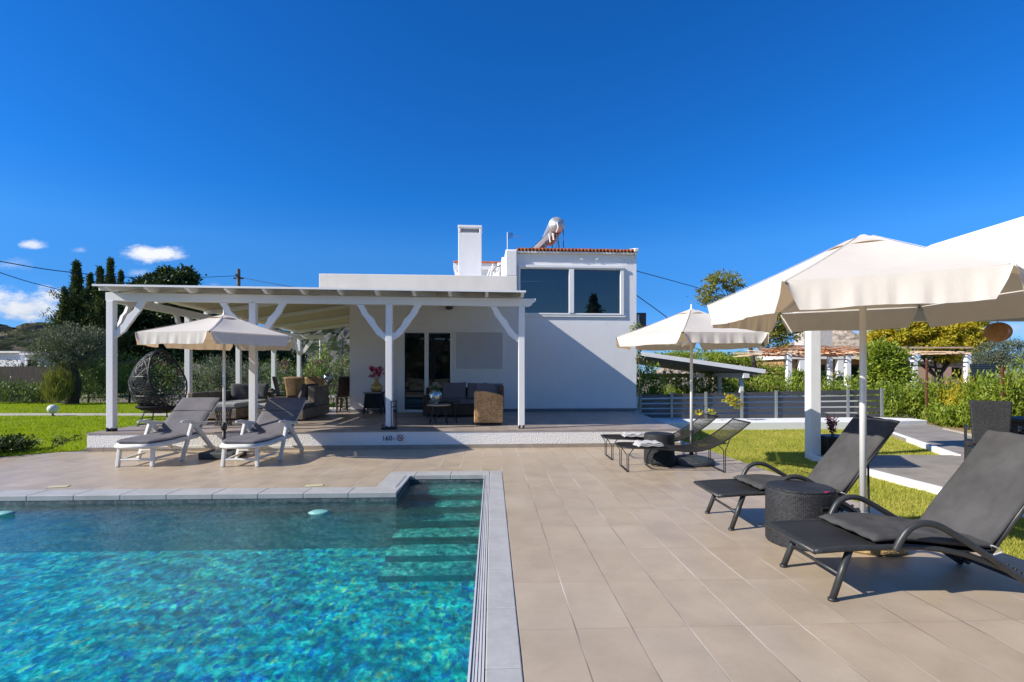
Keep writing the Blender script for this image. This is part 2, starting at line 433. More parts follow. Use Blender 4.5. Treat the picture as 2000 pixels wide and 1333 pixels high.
def grass_ground(name, a, b):
    m, n, out = newmat(name); co = objco(n)
    f = n.m('ADD', n.m('MULTIPLY', n.noise(co, .8, 5), .5), n.m('MULTIPLY', n.noise(co, 22, 6, .8), .5))
    c = n.ramp(f, [(.32, a), (.55, b), (.72, tuple(q * 1.35 for q in b))])
    principled(n, out, c, .9, nrm=n.bump(n.noise(co, 60, 5, .8), .9, .03), spec=.15); return m
def pool_tile(name, stops, cell=.05, rough=.3):
    m, n, out = newmat(name); co = objco(n)
    x_, y_, z_ = n.sep(co)
    v = n.node('ShaderNodeTexVoronoi'); v.inputs['Scale'].default_value = 1 / cell; n.put(v.inputs['Vector'], n.comb(x_, n.m('MULTIPLY', y_, .5), z_))
    w = n.node('ShaderNodeTexWhiteNoise', noise_dimensions='3D'); n.put(w.inputs[0], v.outputs['Position'])
    f = n.m('ADD', n.m('MULTIPLY', w.outputs[0], .55), n.m('MULTIPLY', n.noise(co, 2.2, 5, .6), .45))
    principled(n, out, n.ramp(f, stops), rough, spec=.4); return m
def water_material():
    m, n, out = newmat('pool_water'); co = objco(n)
    x, y, z = n.sep(co)
    w1 = n.noise(n.comb(n.m('MULTIPLY', x, 1.), n.m('MULTIPLY', y, .75), 0.), 3.6, 3, .5)
    w2 = n.noise(n.comb(n.m('ADD', n.m('MULTIPLY', x, .9), n.m('MULTIPLY', y, .30)), n.m('MULTIPLY', y, .6), 3.), 15, 3, .6)
    w3 = n.noise(co, 62, 3, .65)
    h = n.m('ADD', n.m('ADD', n.m('MULTIPLY', w1, .55), n.m('MULTIPLY', w2, .30)), n.m('MULTIPLY', w3, .085))
    nr = n.bump(h, 1., .13); nrg = n.bump(h, 1., .024)
    dt = n.node('ShaderNodeVectorMath', operation='DOT_PRODUCT'); n.L.new(n.node('ShaderNodeNewGeometry').outputs['Incoming'], dt.inputs[0]); n.L.new(nrg, dt.inputs[1])
    fr = n.m('ADD', .02, n.m('MULTIPLY', .98, n.m('POWER', n.m('SUBTRACT', 1., n.m('ABSOLUTE', dt.outputs['Value']), clamp=True), 4.)))   # both ways through the surface
    gl = n.node('ShaderNodeBsdfGlossy'); gl.inputs['Roughness'].default_value = .02; n.put(gl.inputs['Normal'], nrg)
    rf = n.node('ShaderNodeBsdfRefraction'); rf.inputs['Roughness'].default_value = 0.; rf.inputs['IOR'].default_value = 1.333; n.put(rf.inputs['Normal'], nr)
    rf.inputs[0].default_value = (.80, .97, .98, 1)
    # caustic net painted as noise into the see-through colour, in place of focused sunlight
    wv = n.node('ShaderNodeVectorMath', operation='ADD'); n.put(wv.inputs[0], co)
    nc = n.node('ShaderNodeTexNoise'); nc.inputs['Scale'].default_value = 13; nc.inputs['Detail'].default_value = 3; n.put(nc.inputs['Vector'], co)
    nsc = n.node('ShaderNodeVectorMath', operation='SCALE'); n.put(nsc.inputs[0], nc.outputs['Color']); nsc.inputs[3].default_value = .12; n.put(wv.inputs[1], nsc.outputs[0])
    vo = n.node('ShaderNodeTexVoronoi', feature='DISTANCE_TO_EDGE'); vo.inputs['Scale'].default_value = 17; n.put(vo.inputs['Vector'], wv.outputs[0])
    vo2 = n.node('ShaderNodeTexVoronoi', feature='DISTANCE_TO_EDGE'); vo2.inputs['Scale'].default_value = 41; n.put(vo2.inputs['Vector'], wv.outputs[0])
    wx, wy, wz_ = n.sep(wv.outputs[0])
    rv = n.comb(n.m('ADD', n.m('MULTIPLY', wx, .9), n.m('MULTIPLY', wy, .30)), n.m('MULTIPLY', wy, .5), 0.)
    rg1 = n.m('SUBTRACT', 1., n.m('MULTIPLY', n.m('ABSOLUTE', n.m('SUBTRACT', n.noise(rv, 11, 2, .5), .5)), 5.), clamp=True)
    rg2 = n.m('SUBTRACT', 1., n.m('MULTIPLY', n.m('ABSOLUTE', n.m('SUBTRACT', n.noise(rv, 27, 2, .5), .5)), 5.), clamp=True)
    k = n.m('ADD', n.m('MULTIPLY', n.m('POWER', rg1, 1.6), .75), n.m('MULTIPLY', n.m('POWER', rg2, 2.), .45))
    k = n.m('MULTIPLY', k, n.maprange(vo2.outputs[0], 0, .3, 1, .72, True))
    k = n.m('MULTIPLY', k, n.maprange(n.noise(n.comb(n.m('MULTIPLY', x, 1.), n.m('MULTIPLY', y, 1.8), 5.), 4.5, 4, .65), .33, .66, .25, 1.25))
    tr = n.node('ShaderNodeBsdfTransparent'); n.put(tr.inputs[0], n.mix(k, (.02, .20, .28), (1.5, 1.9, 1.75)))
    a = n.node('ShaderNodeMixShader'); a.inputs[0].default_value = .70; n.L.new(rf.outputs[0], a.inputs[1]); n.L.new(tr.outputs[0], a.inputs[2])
    b = n.node('ShaderNodeMixShader'); n.L.new(fr, b.inputs[0]); n.L.new(a.outputs[0], b.inputs[1]); n.L.new(gl.outputs[0], b.inputs[2])
    n.L.new(b.outputs[0], out.inputs[0]); return m
M = {}
M['deck'] = deck_material(); M['terrace'] = terrace_material()
M['stucco'] = stucco('white_roughcast', (.82, .81, .79), 52, .6, .014)
M['wall'] = plaster('white_render', (.80, .80, .81), .14)
M['wallwarm'] = plaster('white_render_warm', (.80, .77, .73), .35)
M['wood'] = paintwood('white_paint_wood', (.78, .79, .80), .45)
M['ceil'] = rib_ceiling('boarded_roof_underside', (.44, .38, .26), .105)
M['frame'] = simple('white_window_frame', (.80, .80, .80), .35, var=.03)
M['glass'] = glass_pane('window_glass', (.6, .68, .72), .8, ior=1.5); M['glassdark'] = glass_pane('picture_window_glass', (.5, .62, .68), .7, body=(.004, .012, .022))
M['grey'] = simple('grey_skirting', (.16, .17, .19), .6); M['beigetile'] = simple('beige_skirting', (.34, .29, .24), .5, var=.2)
M['coping'] = simple('grey_coping_stone', (.42, .415, .40), .55, var=.14, scale=4, bump=.25, bscale=60, bdist=.003, stain=.35)
M['grate'] = simple('grate_plastic', (.55, .55, .56), .5, var=.1); M['gratedark'] = simple('grate_channel', (.035, .036, .04), .8)
M['lawn'] = grass_ground('lawn_soil', (.12, .18, .008), (.20, .28, .010)); M['lawnr'] = grass_ground('lawn_soil_dry', (.20, .22, .035), (.32, .32, .06))
M['earth'] = simple('dry_ground', (.20, .17, .10), .95, var=.4, scale=.3, bump=.5, bscale=8, bdist=.05)
M['path'] = simple('pale_path_concrete', (.46, .41, .33), .85, var=.2, scale=2, bump=.3)
M['slate'] = simple('grey_paving', (.30, .27, .235), .75, var=.25, scale=2.2, bump=.3, bscale=30)
M['kerb'] = simple('white_kerb', (.84, .84, .83), .7, var=.06, bump=.2, bscale=40)
M['roofwhite'] = simple('white_roof', (.86, .86, .85), .7, var=.05)
M['terracotta'] = simple('terracotta_tile', (.62, .19, .075), .8, var=.45, scale=7, bump=.4, bscale=50)
M['black'] = simple('black_metal', (.02, .02, .022), .45, var=.2, spec=.4); M['steel'] = simple('galvanised_steel', (.42, .45, .46), .35, .7, var=.15)
M['wpool'] = pool_tile('pool_wall_mosaic', [(.25, (.045, .075, .085)), (.5, (.085, .115, .125)), (.75, (.14, .165, .17))], .03, .55)
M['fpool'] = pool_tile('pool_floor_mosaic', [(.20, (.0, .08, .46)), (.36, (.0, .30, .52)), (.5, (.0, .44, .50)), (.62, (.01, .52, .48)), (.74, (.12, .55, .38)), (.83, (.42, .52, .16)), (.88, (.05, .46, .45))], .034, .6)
M['spool'] = pool_tile('pool_step_mosaic', [(.2, (.01, .26, .25)), (.5, (.06, .42, .38)), (.8, (.22, .50, .42))], .03, .6); M['riser_shade'] = simple('riser_shade_paint', (.0, .07, .085), .5, var=.4, scale=12)  # last one: dark colour painting the shade on the step fronts
M['rock'] = None

def struct(name, mb, m, loc=(0, 0, 0), rz=0., **k):
    o = mb.build(name, m, **k); o.location = loc; o.rotation_euler = (0, 0, rz); return tag(o, kind='structure')

# ================================================================ ground, deck, pool
BIG = 1500
g = MB(); hx0, hx1, hy0, hy1 = -13., 3., -4.5, 7.6      # the ground sheet leaves the pool pit open
for q in ((-BIG, BIG, hy1, BIG), (-BIG, BIG, -BIG, hy0), (-BIG, hx0, hy0, hy1), (hx1, BIG, hy0, hy1)): g.box(*q, -.50, -.20)
struct('ground', g, M['earth'])
us = [-15, -12.3, -1.38, .14, 3.84]; vs_ = [-5, -3, 6.03, 6.97, 10.3]
dk = MB(); fl = lambda u, v: not ((u < .14 and u > -12.3 and -3 < v < 6.03) or (-1.38 < u < .14 and 6 < v < 6.97))
dk.grid_wall(us, vs_, fl, -.0, -.24)
dk.V = [(x, z, y) for x, y, z in dk.V]                  # laid flat: the wall grid becomes a floor with a hole
struct('pool_deck', dk, M['deck'], rz=PF.a)
def stones(mb, u0, u1, v0, v1, along, first, step=.596, z0=-.055, z1=.006, gap=.0035):
    if along == 'v':
        e = [v0] + [q for q in [first + step * k for k in range(-40, 60)] if v0 + .06 < q < v1 - .06] + [v1]
        for a, b in zip(e, e[1:]): mb.box(u0, u1, a + gap / 2, b - gap / 2, z0, z1)
    else:
        e = [u0] + [q for q in [first + step * k for k in range(-40, 60)] if u0 + .06 < q < u1 - .06] + [u1]
        for a, b in zip(e, e[1:]): mb.box(a + gap / 2, b - gap / 2, v0, v1, z0, z1)
cp = MB()
stones(cp, -.030, .137, -2.99, 6.967, 'v', 2.28, .585)
stones(cp, -1.377, -.033, 6.70, 6.967, 'u', -.55, .47)
stones(cp, -1.377, -1.150, 6.027, 6.697, 'v', 6.35, .4)
stones(cp, -12.29, -1.082, 5.73, 6.024, 'u', -1.62, .50)
struct('pool_coping', cp, M['coping'], rz=PF.a, bevel=.006)
gr = MB()
def slats(mb, u0, u1, v0, v1, n):
    w = (u1 - u0) / n
    for k in range(n): mb.box(u0 + w * k + .0016, u0 + w * (k + 1) - .0028, v0, v1, -.022, .004 if k else .010)
slats(gr, -.109, -.033, -2.99, 6.695, 5); slats(gr, -1.147, -1.08, 5.95, 6.695, 5)
gr.box(-1.147, -1.08, 6.028, 6.03, -.02, .003)
struct('overflow_grate', gr, M['grate'], rz=PF.a)
gc = MB(); gc.box(-.108, -.031, -2.99, 6.695, -.06, -.030); gc.box(-1.149, -1.081, 5.74, 6.695, -.06, -.030)
gc.box(-1.148, -1.082, 6.026, 6.5, -.028, -.024)
struct('overflow_channel', gc, M['gratedark'], rz=PF.a)
WZ, FZ = -.092, -.62
pw = MB()
pw.box(-.1085, -.05, -3, 6.76, FZ, -.062); pw.box(-1.20, -.1087, 6.7005, 6.76, FZ, -.062); pw.box(-1.14, -1.0805, 5.79, 6.70, FZ, -.062)
pw.box(-12.1, -1.0807, 5.7305, 5.789, FZ, -.058); pw.box(-12.1, -12.0, -3, 5.73, FZ, -.062); pw.box(-12.1, -.05, -3.06, -3.0005, FZ, -.062)
struct('pool_wall', pw, M['wpool'], rz=PF.a)
pf = MB(); pf.box(-12.1, -.05, -3.06, 6.76, FZ - .1, FZ)
struct('pool_floor', pf, M['fpool'], rz=PF.a)
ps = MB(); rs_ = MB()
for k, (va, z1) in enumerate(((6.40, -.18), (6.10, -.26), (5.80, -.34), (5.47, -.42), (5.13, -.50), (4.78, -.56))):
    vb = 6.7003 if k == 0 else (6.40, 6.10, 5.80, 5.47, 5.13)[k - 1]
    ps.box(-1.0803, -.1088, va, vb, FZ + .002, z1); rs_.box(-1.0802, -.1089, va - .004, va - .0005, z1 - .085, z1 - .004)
struct('pool_steps', ps, M['spool'], rz=PF.a); struct('riser_shade_strips', rs_, M['riser_shade'], rz=PF.a)  # thin dark strips before the step fronts, shade put into the colour
wt = MB()
wt.grid_wall([-12, -1.0806, -.1088], [-3, 5.7303, 6.7], lambda u, v: not (u < -1.08 and v > 5.73), WZ, WZ)
wt = MB(); wt.add([(-12, -3, WZ), (-.1088, -3, WZ), (-.1088, 5.73, WZ), (-.1088, 6.7, WZ), (-1.0806, 6.7, WZ), (-1.0806, 5.73, WZ), (-12, 5.73, WZ)],
                  [(0, 1, 2, 5, 6), (2, 3, 4, 5)])
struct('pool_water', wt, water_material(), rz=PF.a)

# ================================================================ terrace, lawns, paths
tp = [(-7.69, -4.52), (2.87, -4.52), (3.39, -.02), (3.39, .0), (-4.0, .2), (-4.62, 1.4), (-7.95, 1.4)]
tb = MB(); tb.prism([(u, v) for u, v in tp], -.22, TZ - .016)
struct('terrace_plinth', tb, M['stucco'], HF.o, HF.a)
tt = MB(); tt.prism([(-7.70, -4.532), (2.88, -4.532), (3.405, -.02), (3.405, .0), (-4.0, .2), (-4.62, 1.4), (-7.96, 1.4)], TZ - .0155, TZ)
struct('terrace_floor', tt, M['terrace'], HF.o, HF.a)
tk = MB()
for k in range(35):
    a = -7.70 + k * .302; b = min(a + .299, 2.87)
    if b > a: tk.box(a, b, -4.545, -4.521, 0, .07)
tk.box(-7.712, -7.691, -4.545, 1.4, 0, .05)
struct('terrace_skirting', tk, M['beigetile'], HF.o, HF.a)
ll = MB(); ll.prism([(-60, 8), (-12.5, 6.9), (-10, 7.2), (-9, 7.75), (-8.17, 8.30), (-7.8, 8.68), (-7.42, 8.86), (-7.60, 14.6), (-8.3, 23.6), (-60, 26)], -.25, .006)
struct('lawn', ll, M['lawn'])
pth = MB(); pth.prism([(-60, 16.6), (-30, 16.3), (-7.7, 16.1), (-7.7, 17.0), (-30, 17.3), (-60, 17.7)], -.1, .022)
struct('garden_path', pth, M['path'])
KS = 1.112; LZ = CH - CH * KS                          # the side lawn lies a step below the deck
KP = lambda x, y: (x * KS, y * KS)
KZ = lambda z: CH + (z - CH) * KS
def K3(x, y, z): return (x * KS, y * KS, KZ(z))
dku = lambda v: PF.w(3.842, v).to_tuple()[:2]
lr = [dku(-4), dku(10.3), (3.0, 10.3), (3.5, 13.3)] + [KP(8.9, 12.4), KP(8.75, 12.2), KP(8.07, 10.6), KP(6.95, 7.86), KP(4.62, 7.86), KP(5.0, -2)]
l2 = MB(); l2.prism(lr, LZ - .2, LZ + .004); struct('side_lawn', l2, M['lawnr'])
st = MB(); st.prism([KP(*q) for q in [(4.70, 7.86), (6.93, 7.85), (8.07, 10.6), (8.8, 12.3), (10.6, 12.65), (9.9, 11.4), (9.35, 10.2), (9.9, 8.6), (16, 7.5), (16, -3), (5.10, -3)]], LZ - .1, KZ(.08))
struct('side_terrace', st, M['slate'])
kb = MB(); kb.beam(K3(4.67, 7.82, .045), K3(5.07, -3, .045), .09, .105); kb.beam(K3(6.93, 7.80, .05), K3(8.92, 12.45, .05), .10, .11)
struct('kerb', kb, M['kerb'], bevel=.01)
kc = MB(); kc.beam(K3(9.98, 11.6, .07), K3(9.45, 10.15, .07), .05, .08); kc.beam(K3(9.45, 10.15, .07), K3(9.7, 8.4, .07), .05, .08)
struct('path_edging', kc, M['path'])
bs = MB(); bs.prism([KP(*q) for q in [(9.9, 11.6), (9.4, 10.1), (9.8, 8.4), (30, 6), (30, 20), (10.6, 14)]], LZ - .02, KZ(.05))
struct('planting_bed', bs, simple('ochre_soil', (.33, .22, .10), .95, var=.3, scale=1.5, bump=.8, bscale=12, bdist=.04))
lw = thing('low_wall', 'low white painted wall edging the side lawn, with the grey slat fence on top', 'wall')
w = MB(); w.prism([KP(*q) for q in [(3.05, 11.95), (8.75, 12.25), (10.45, 12.62), (10.5, 13.2), (9.0, 14.0), (3.35, 13.2)]], LZ - .1, KZ(.19)); w.build('wall', M['kerb'], lw, bevel=.012)

# ================================================================ house
house = thing('villa', 'white rendered villa with flat parapet, big upstairs window and square chimney behind the terrace', 'house', HF.o, HF.a)
U = lambda px, v=0.: HF.ray(px, 700, v)[0]
Z = lambda px, py, v=0.: HF.ray(px, py, v)[1]
uL, uP0, uP1, uR = U(683), U(623, -.15), U(1009), U(1243)
zp0, zp1, zt = Z(800, 563, -.15), Z(820, 537, -.15), Z(1130, 497)
uw0, uw1, zw0, zw1 = U(1012.5), U(1218), Z(1110, 616), Z(1110, 521)
ud0, ud1, zd0, zd1 = U(786), U(883), TZ + .0, Z(830, 646)
us = sorted([uL, ud0, ud1, uP1 - .001, uw0, uw1, uR]); zs = sorted([-.25, TZ, zd1, zw0, zw1, zp1 - .02, zt])
def solid(u, z):
    if ud0 < u < ud1 and TZ < z < zd1: return False
    if uw0 < u < uw1 and zw0 < z < zw1: return False
    if u < uP1 and z > zp1 - .02: return False
    return True
w = MB(); w.grid_wall(us, zs, solid, 0, .28); w.build('wall', M['wall'], house)
w = MB(); w.box(uL, uL + .28, .281, 5.999, -.25, zp1 - .02); w.box(uR - .28, uR, .281, 3.6, -.25, zt); w.box(uP1, uR - .281, 3.55, 3.8, zp1 - .1, zt); w.box(uL, uP1 + 1.3, 6, 6.2, -.25, zp1); w.box(uP1 + 1.1, uP1 + 1.3, 3.81, 5.999, -.25, zp1); w.build('side_wall', M['wall'], house)
w = MB(); w.box(uL + .281, uP1 + 1.09, .281, 5.99, zp1 - .32, zp1 - .12); w.build('roof_slab', M['wallwarm'], house)
# parapet with its stained lower edge and the stub wall beside the window
w = MB(); w.box(uP0, uP1 + .0, -.15, -.0015, zp0 - .22, zp1); w.box(uP0, uP0 + .2, .0, 6, zp0 - .22, zp1 - .003)
w.build('parapet', M['wallwarm'], house, bevel=.012)
zf = Z(998, 487, -.15)
w = MB(); u0 = U(988, -.15); w.plate([(-.15, zp1 - .003), (-.15, zf - .03), (-.12, zf), (.5, zf), (.9, zf - .3), (.9, zp1 - .003)], (u0, 0, 0), (0, 1, 0), (0, 0, 1), (uP1 - u0 - .002, 0, 0))
w.box(U(980, .3), u0 - .001, .25, 1.4, zp1 - .1, zf - .12)
w.build('stub_wall', M['wall'], house, bevel=.02)
w = MB(); w.box(uP1 + .01, uR - .3, .32, 3.4, zt - .12, zt - .02); w.build('upper_ceiling', M['wall'], house)
# tiled roof edge
zr = zt; tl = MB(); nt_ = 34; du = (uR + .0 - (uP1 + .02)) / nt_
for k in range(nt_):
    cx = uP1 + .02 + du * (k + .5); j = random.uniform(-.012, .012)
    for row in range(9):
        y0 = -.125 + row * .42; zz = zr + .075 + row * .40 * .21 + random.uniform(-.006, .006)
        pts = [(cx + cos(pi * q / 6) * du * .52, y0 + j, zz - .02 + sin(pi * q / 6) * .062) for q in range(7)]
        pts2 = [(p[0] + j * .2, p[1] + .46, p[2] + .082) for p in pts]
        tl.add(pts + pts2, [(q, q + 1, q + 8, q + 7) for q in range(6)])
tl.build('roof_tiles', M['terracotta'], house, thick=.035)
w = MB(); w.plate([(-.10, zr + .002), (-.10, zr + .045), (3.8, zr + .84), (3.8, zr + .66), (.0, zr + .002)], (uP1 + .002, 0, 0), (0, 1, 0), (0, 0, 1), (uR - uP1 - .004, 0, 0)); w.build('roof_deck', M['wallwarm'], house)
w = MB(); w.beam((uR - .04, -.16, zr + .10), (uR - .04, 3.9, zr + .93), .12, .10); w.build('verge', M['kerb'], house, bevel=.02)
for px_ in (1136, 1166):
    w = MB(); u_, z_ = HF.ray(px_, 507, -.0); w.box(u_ - .05, u_ + .03, -.06, -.0012, z_ - .012, z_ + .012); w.build('vent_hood', M['kerb'], house)
# picture window
wd = MB(); fy0, fy1 = -.05, .07
ffw = .075
wd.box(uw0, uw1, fy0, fy1, zw1 - .085, zw1); wd.box(uw0, uw0 + .05, fy0, fy1, zw0, zw1 - .0852); wd.box(uw1 - .10, uw1, fy0, fy1, zw0, zw1 - .0852); wd.box(uw0 + .0505, uw1 - .1005, fy0, fy1, zw0, zw0 + .05)
win = wd.build('window', M['frame'], house, bevel=.008)
um0, um1 = U(1111), U(1120.5)
for a, b in ((uw0 + .0505, um0), (um1, uw1 - .1005)):
    p = MB(); p.box(a + .002, b - .002, .018, .026, zw0 + .052, zw1 - .087); p.build('pane', M['glassdark'], win)
p = MB(); p.box(um0, um1, -.065, .05, zw0 + .0505, zw1 - .0858); p.build('mullion', M['frame'], win, bevel=.006)
p = MB(); p.box(uw0 - .0, uw1 + .05, -.04, -.0015, zw0 - .055, zw0 - .002); p.build('sill', M['kerb'], win, bevel=.008)
p = MB(); p.box(uw0, uw1, -.075, -.0515, zw1 - .05, zw1 + .02); p.build('shutter_rail', M['frame'], win, bevel=.005)
# room behind the picture window
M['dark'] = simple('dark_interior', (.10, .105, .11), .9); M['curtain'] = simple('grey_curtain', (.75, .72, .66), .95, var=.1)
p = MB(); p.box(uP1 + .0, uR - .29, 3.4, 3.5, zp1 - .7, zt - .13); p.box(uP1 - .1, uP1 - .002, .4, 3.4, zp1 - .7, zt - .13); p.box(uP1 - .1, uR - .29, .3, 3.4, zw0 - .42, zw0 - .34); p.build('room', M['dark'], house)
ca, cb = U(1062, .4), U(1110, .4); z1_, z2_ = Z(1062, 535, .4), Z(1100, 566, .4)
p = MB(); p.plate([(ca, z1_), (cb + .03, z1_), (cb + .03, zw0 + .03), (U(1103, .4), zw0 + .03), (U(1103, .4), z2_)], (0, .40, 0), (1, 0, 0), (0, 0, 1), (0, .02, 0)); p.build('curtain', M['curtain'], house)
# terrace door and shutter
dr = MB(); dr.box(ud0, ud1, -.02, .09, zd1 - .06, zd1 - .001); dr.box(ud0, ud0 + .055, -.02, .09, zd0 + .002, zd1 - .061); dr.box(ud1 - .05, ud1, -.02, .09, zd0 + .002, zd1 - .061)
dr.box(ud0 + .056, ud1 - .051, -.02, .09, zd0 + .002, zd0 + .07)
door = dr.build('door', M['frame'], house, bevel=.006)
ds0, ds1 = U(829), U(837)
p = MB(); p.box(ds0, ds1, -.01, .06, zd0 + .071, zd1 - .0612); p.build('stile', M['frame'], door, bevel=.004)
for a, b, y in ((ud0 + .056, ds0, .04), (ds1, ud1 - .051, .03)):
    p = MB(); p.box(a + .001, b - .001, y, y + .008, zd0 + .0715, zd1 - .062); p.build('pane', M['glass'], door)
p = MB(); p.box(ud0 - .13, ud1 + .09, -.018, -.0012, zd1 + .0, zd1 + .13); p.box(ud0 - .13, ud0 - .002, -.018, -.0012, TZ, zd1 - .001); p.build('door_surround', M['frame'], house, bevel=.004)
us0, us1, zs0, zs1 = U(891), U(981), Z(930, 721), Z(930, 650)
sh = MB(); k = 26
for i in range(k):
    a = zs0 + (zs1 - zs0) * i / k; sh.plate([(0, 0), (-.010, .004), (-.010, (zs1 - zs0) / k - .010), (0, (zs1 - zs0) / k - .002)], (us0, -.012, a), (0, 1, 0), (0, 0, 1), (us1 - us0, 0, 0))
shut = sh.build('roller_shutter', simple('grey_white_shutter', (.62, .64, .66), .5, var=.04), house)
p = MB(); p.box(us0 - .04, us1 + .06, -.03, -.0015, zs1 + .002, zs1 + .17); p.box(us0 - .05, us0 - .002, -.022, -.0015, zs0, zs1); p.box(us1 + .002, us1 + .06, -.022, -.0015, zs0, zs1); p.box(us0 - .05, us1 + .06, -.028, -.0015, zs0 - .035, zs0 - .001)
p.build('shutter_frame', M['frame'], shut, bevel=.004)
p = MB(); p.box(uL - .012, ud0 - .14, -.012, -.0012, TZ, TZ + .085); p.box(ud1 + .01, uR + .012, -.012, -.0012, TZ, TZ + .085); p.build('skirting', M['grey'], house)
# interior behind the door
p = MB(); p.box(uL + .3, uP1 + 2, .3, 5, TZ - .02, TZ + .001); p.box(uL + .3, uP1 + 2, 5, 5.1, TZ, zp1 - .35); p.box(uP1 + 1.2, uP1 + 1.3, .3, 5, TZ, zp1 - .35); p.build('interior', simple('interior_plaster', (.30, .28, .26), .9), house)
# seen through the terrace door: a pale cabinet and a dark wardrobe shape
p = MB(); a_, b_ = U(792, 2.2), U(846, 2.2); p.box(a_, b_, 2.2, 2.7, TZ + .002, TZ + .80); p.box(a_ + .0, a_ + .01, 2.19, 2.199, TZ + .1, TZ + .7)
cab = p.build('cabinet', simple('pale_blue_cabinet', (.62, .68, .72), .5), house)
p = MB()
for k in range(3): p.box(a_ + .02, b_ - .02, 2.18, 2.199, TZ + .06 + k * .25, TZ + .27 + k * .25)
p.build('drawer_front', simple('cabinet_drawer', (.5, .57, .62), .5), cab)
p = MB(); a_, b_ = U(850, 2.0), U(884, 2.0); p.box(a_, b_ + .3, 2.0, 2.5, TZ + .002, TZ + 1.05); p.lathe([(.0, 1.0), (.28, 1.05), (.33, 1.35), (.25, 1.62), (0, 1.72)], ((a_ + b_) / 2 + .1, 2.2, TZ), 18); p.build('dark_armchair', M['black'], house)
# chimney
cu0, cu1 = U(895, .6), U(941, .6); cz0, cz1, cz2 = zp1 - .1, Z(918, 455, .6), Z(918, 440, .6)
ch = MB(); d0, d1 = .6, 1.15; ch.box(cu0, cu1, d0, d1, cz0, cz1)
for a, b in ((cu0, cu0 + .07), (cu1 - .07, cu1)): ch.box(a, b, d0, d1, cz1 + .0, cz2 - .08)
ch.box(cu0 - .01, cu1 + .01, d0 - .01, d1 + .01, cz2 - .08, cz2)
chm = ch.build('chimney', M['wall'], house, bevel=.015)
# back volume with tiled edge
bu0, bu1 = U(886, 4), U(990, 4); bz = Z(930, 516, 4)
p = MB(); p.box(bu0 + .12, bu1 + .6, 4, 5.9, zp1 - .1, bz - .22); p.box(bu0, bu1 + .6, 3.85, 6, bz - .22, bz); p.build('rear_block', M['wall'], house, bevel=.01)
p = MB(); p.box(bu0, bu1 + .6, 3.8, 6, bz + .002, bz + .06); p.build('rear_roof_tiles', M['terracotta'], house, bevel=.01)
# pipes and small fittings between the chimney and the stub wall
p = MB()
for a, b, r in (((957, 541), (963, 516), .02), ((963, 541), (964, 524), .015), ((972, 541), (975, 514), .045), ((951, 541), (957, 526), .015), ((966, 541), (980, 526), .012)):
    A = HF.ray(a[0], a[1], .5); B = HF.ray(b[0], b[1], .5); p.tube([(A[0], .5, A[1]), (B[0], .5, B[1])], r, 8)
A = HF.ray(966, 538, .45); p.box(A[0] - .05, A[0] + .12, .4, .5, A[1] - .03, A[1] + .06)
p.build('pipework', M['kerb'], house)
A = HF.ray(963, 527, .44); B = HF.ray(978, 519, .44)
p = MB(); p.tube(smooth_path([(A[0], .44, A[1] - .05), (A[0] + .06, .44, A[1] + .05), (B[0], .44, B[1])]), .012, 6); p.build('cable', M['black'], house)
lm = thing('wall_lamp', 'small dark dome lamp under the pergola roof above the terrace door', 'lamp', HF.w(U(878), -.0, Z(878, 603)) - Vector((0, 0, 0)), HF.a)
p = MB(); p.lathe([(.0, -.06), (.06, -.05), (.10, -.02), (.11, .02), (.11, .045)], n=20); o = p.build('shade', simple('dark_lamp_glass', (.05, .05, .05), .3), lm, smooth=True); o.location = (0, -.14, 0)
p = MB(); p.cbox((0, -.065, .05), .05, .13, .025); p.build('bracket', M['kerb'], lm)

# ================================================================ pergola on the terrace
perg = thing('pergola', 'long white timber pergola with boarded roof and curved braces over the villa terrace', 'pergola', HF.o, HF.a)
pv, pu0 = U(0, 0), 0
vF = -4.22                                              # front post line
pu = [HF.ray(x, 800, vF)[0] for x in (218.5, 495, 760.5, 1018.5)]
zb = lambda u: 2.665 - .0052 * (u + 7.7)                # underside of the front beam
PW = .118
def post(u, v, z0, z1):
    w = MB(); w.box(u - PW / 2, u + PW / 2, v - PW / 2, v + PW / 2, z0 + .05, z1)
    p = w.build('post', M['wood'], perg, bevel=.008)
    b = MB()
    for sx in (-1, 1): b.box(u + sx * .04 - .012, u + sx * .04 + .012, v - PW / 2 - .008, v + PW / 2 + .008, z0, z0 + .07)
    b.build('post_foot', M['black'], p)
for u in pu: post(u, vF, TZ, zb(u))
uE = pu[0] - .0
LV = [vF + d for d in (2.38, 4.76, 7.1, 9.35)]
for i, v in enumerate(LV): post(uE - .0, v, TZ if v < 1.4 else -.22, 2.64)
BH = .15
w = MB(); ue = pu[3] + .27
w.beam((pu[0] - .08, vF, zb(pu[0] - .08) + BH / 2), (ue - .22, vF, zb(ue) + BH / 2), .09, BH)
w.plate([(ue - .22, zb(ue)), (ue - .13, zb(ue) + .005), (ue - .08, zb(ue) + .03), (ue - .05, zb(ue) + .075), (ue, zb(ue) + .11), (ue, zb(ue) + BH), (ue - .22, zb(ue) + BH)], (0, vF - .045, 0), (1, 0, 0), (0, 0, 1), (0, .09, 0))
w.build('front_beam', M['wood'], perg, bevel=.006)
w = MB(); w.beam((uE, vF + .05, 2.64 + BH / 2), (uE, LV[3] + .3, 2.64 + BH / 2), .09, BH); w.build('side_beam', M['wood'], perg, bevel=.006)
w = MB(); w.beam((uE + .05, LV[3], 2.64 + BH / 2), (uE + .9, LV[3], 2.64 + BH / 2), .09, BH); w.build('rear_beam', M['wood'], perg, bevel=.006)
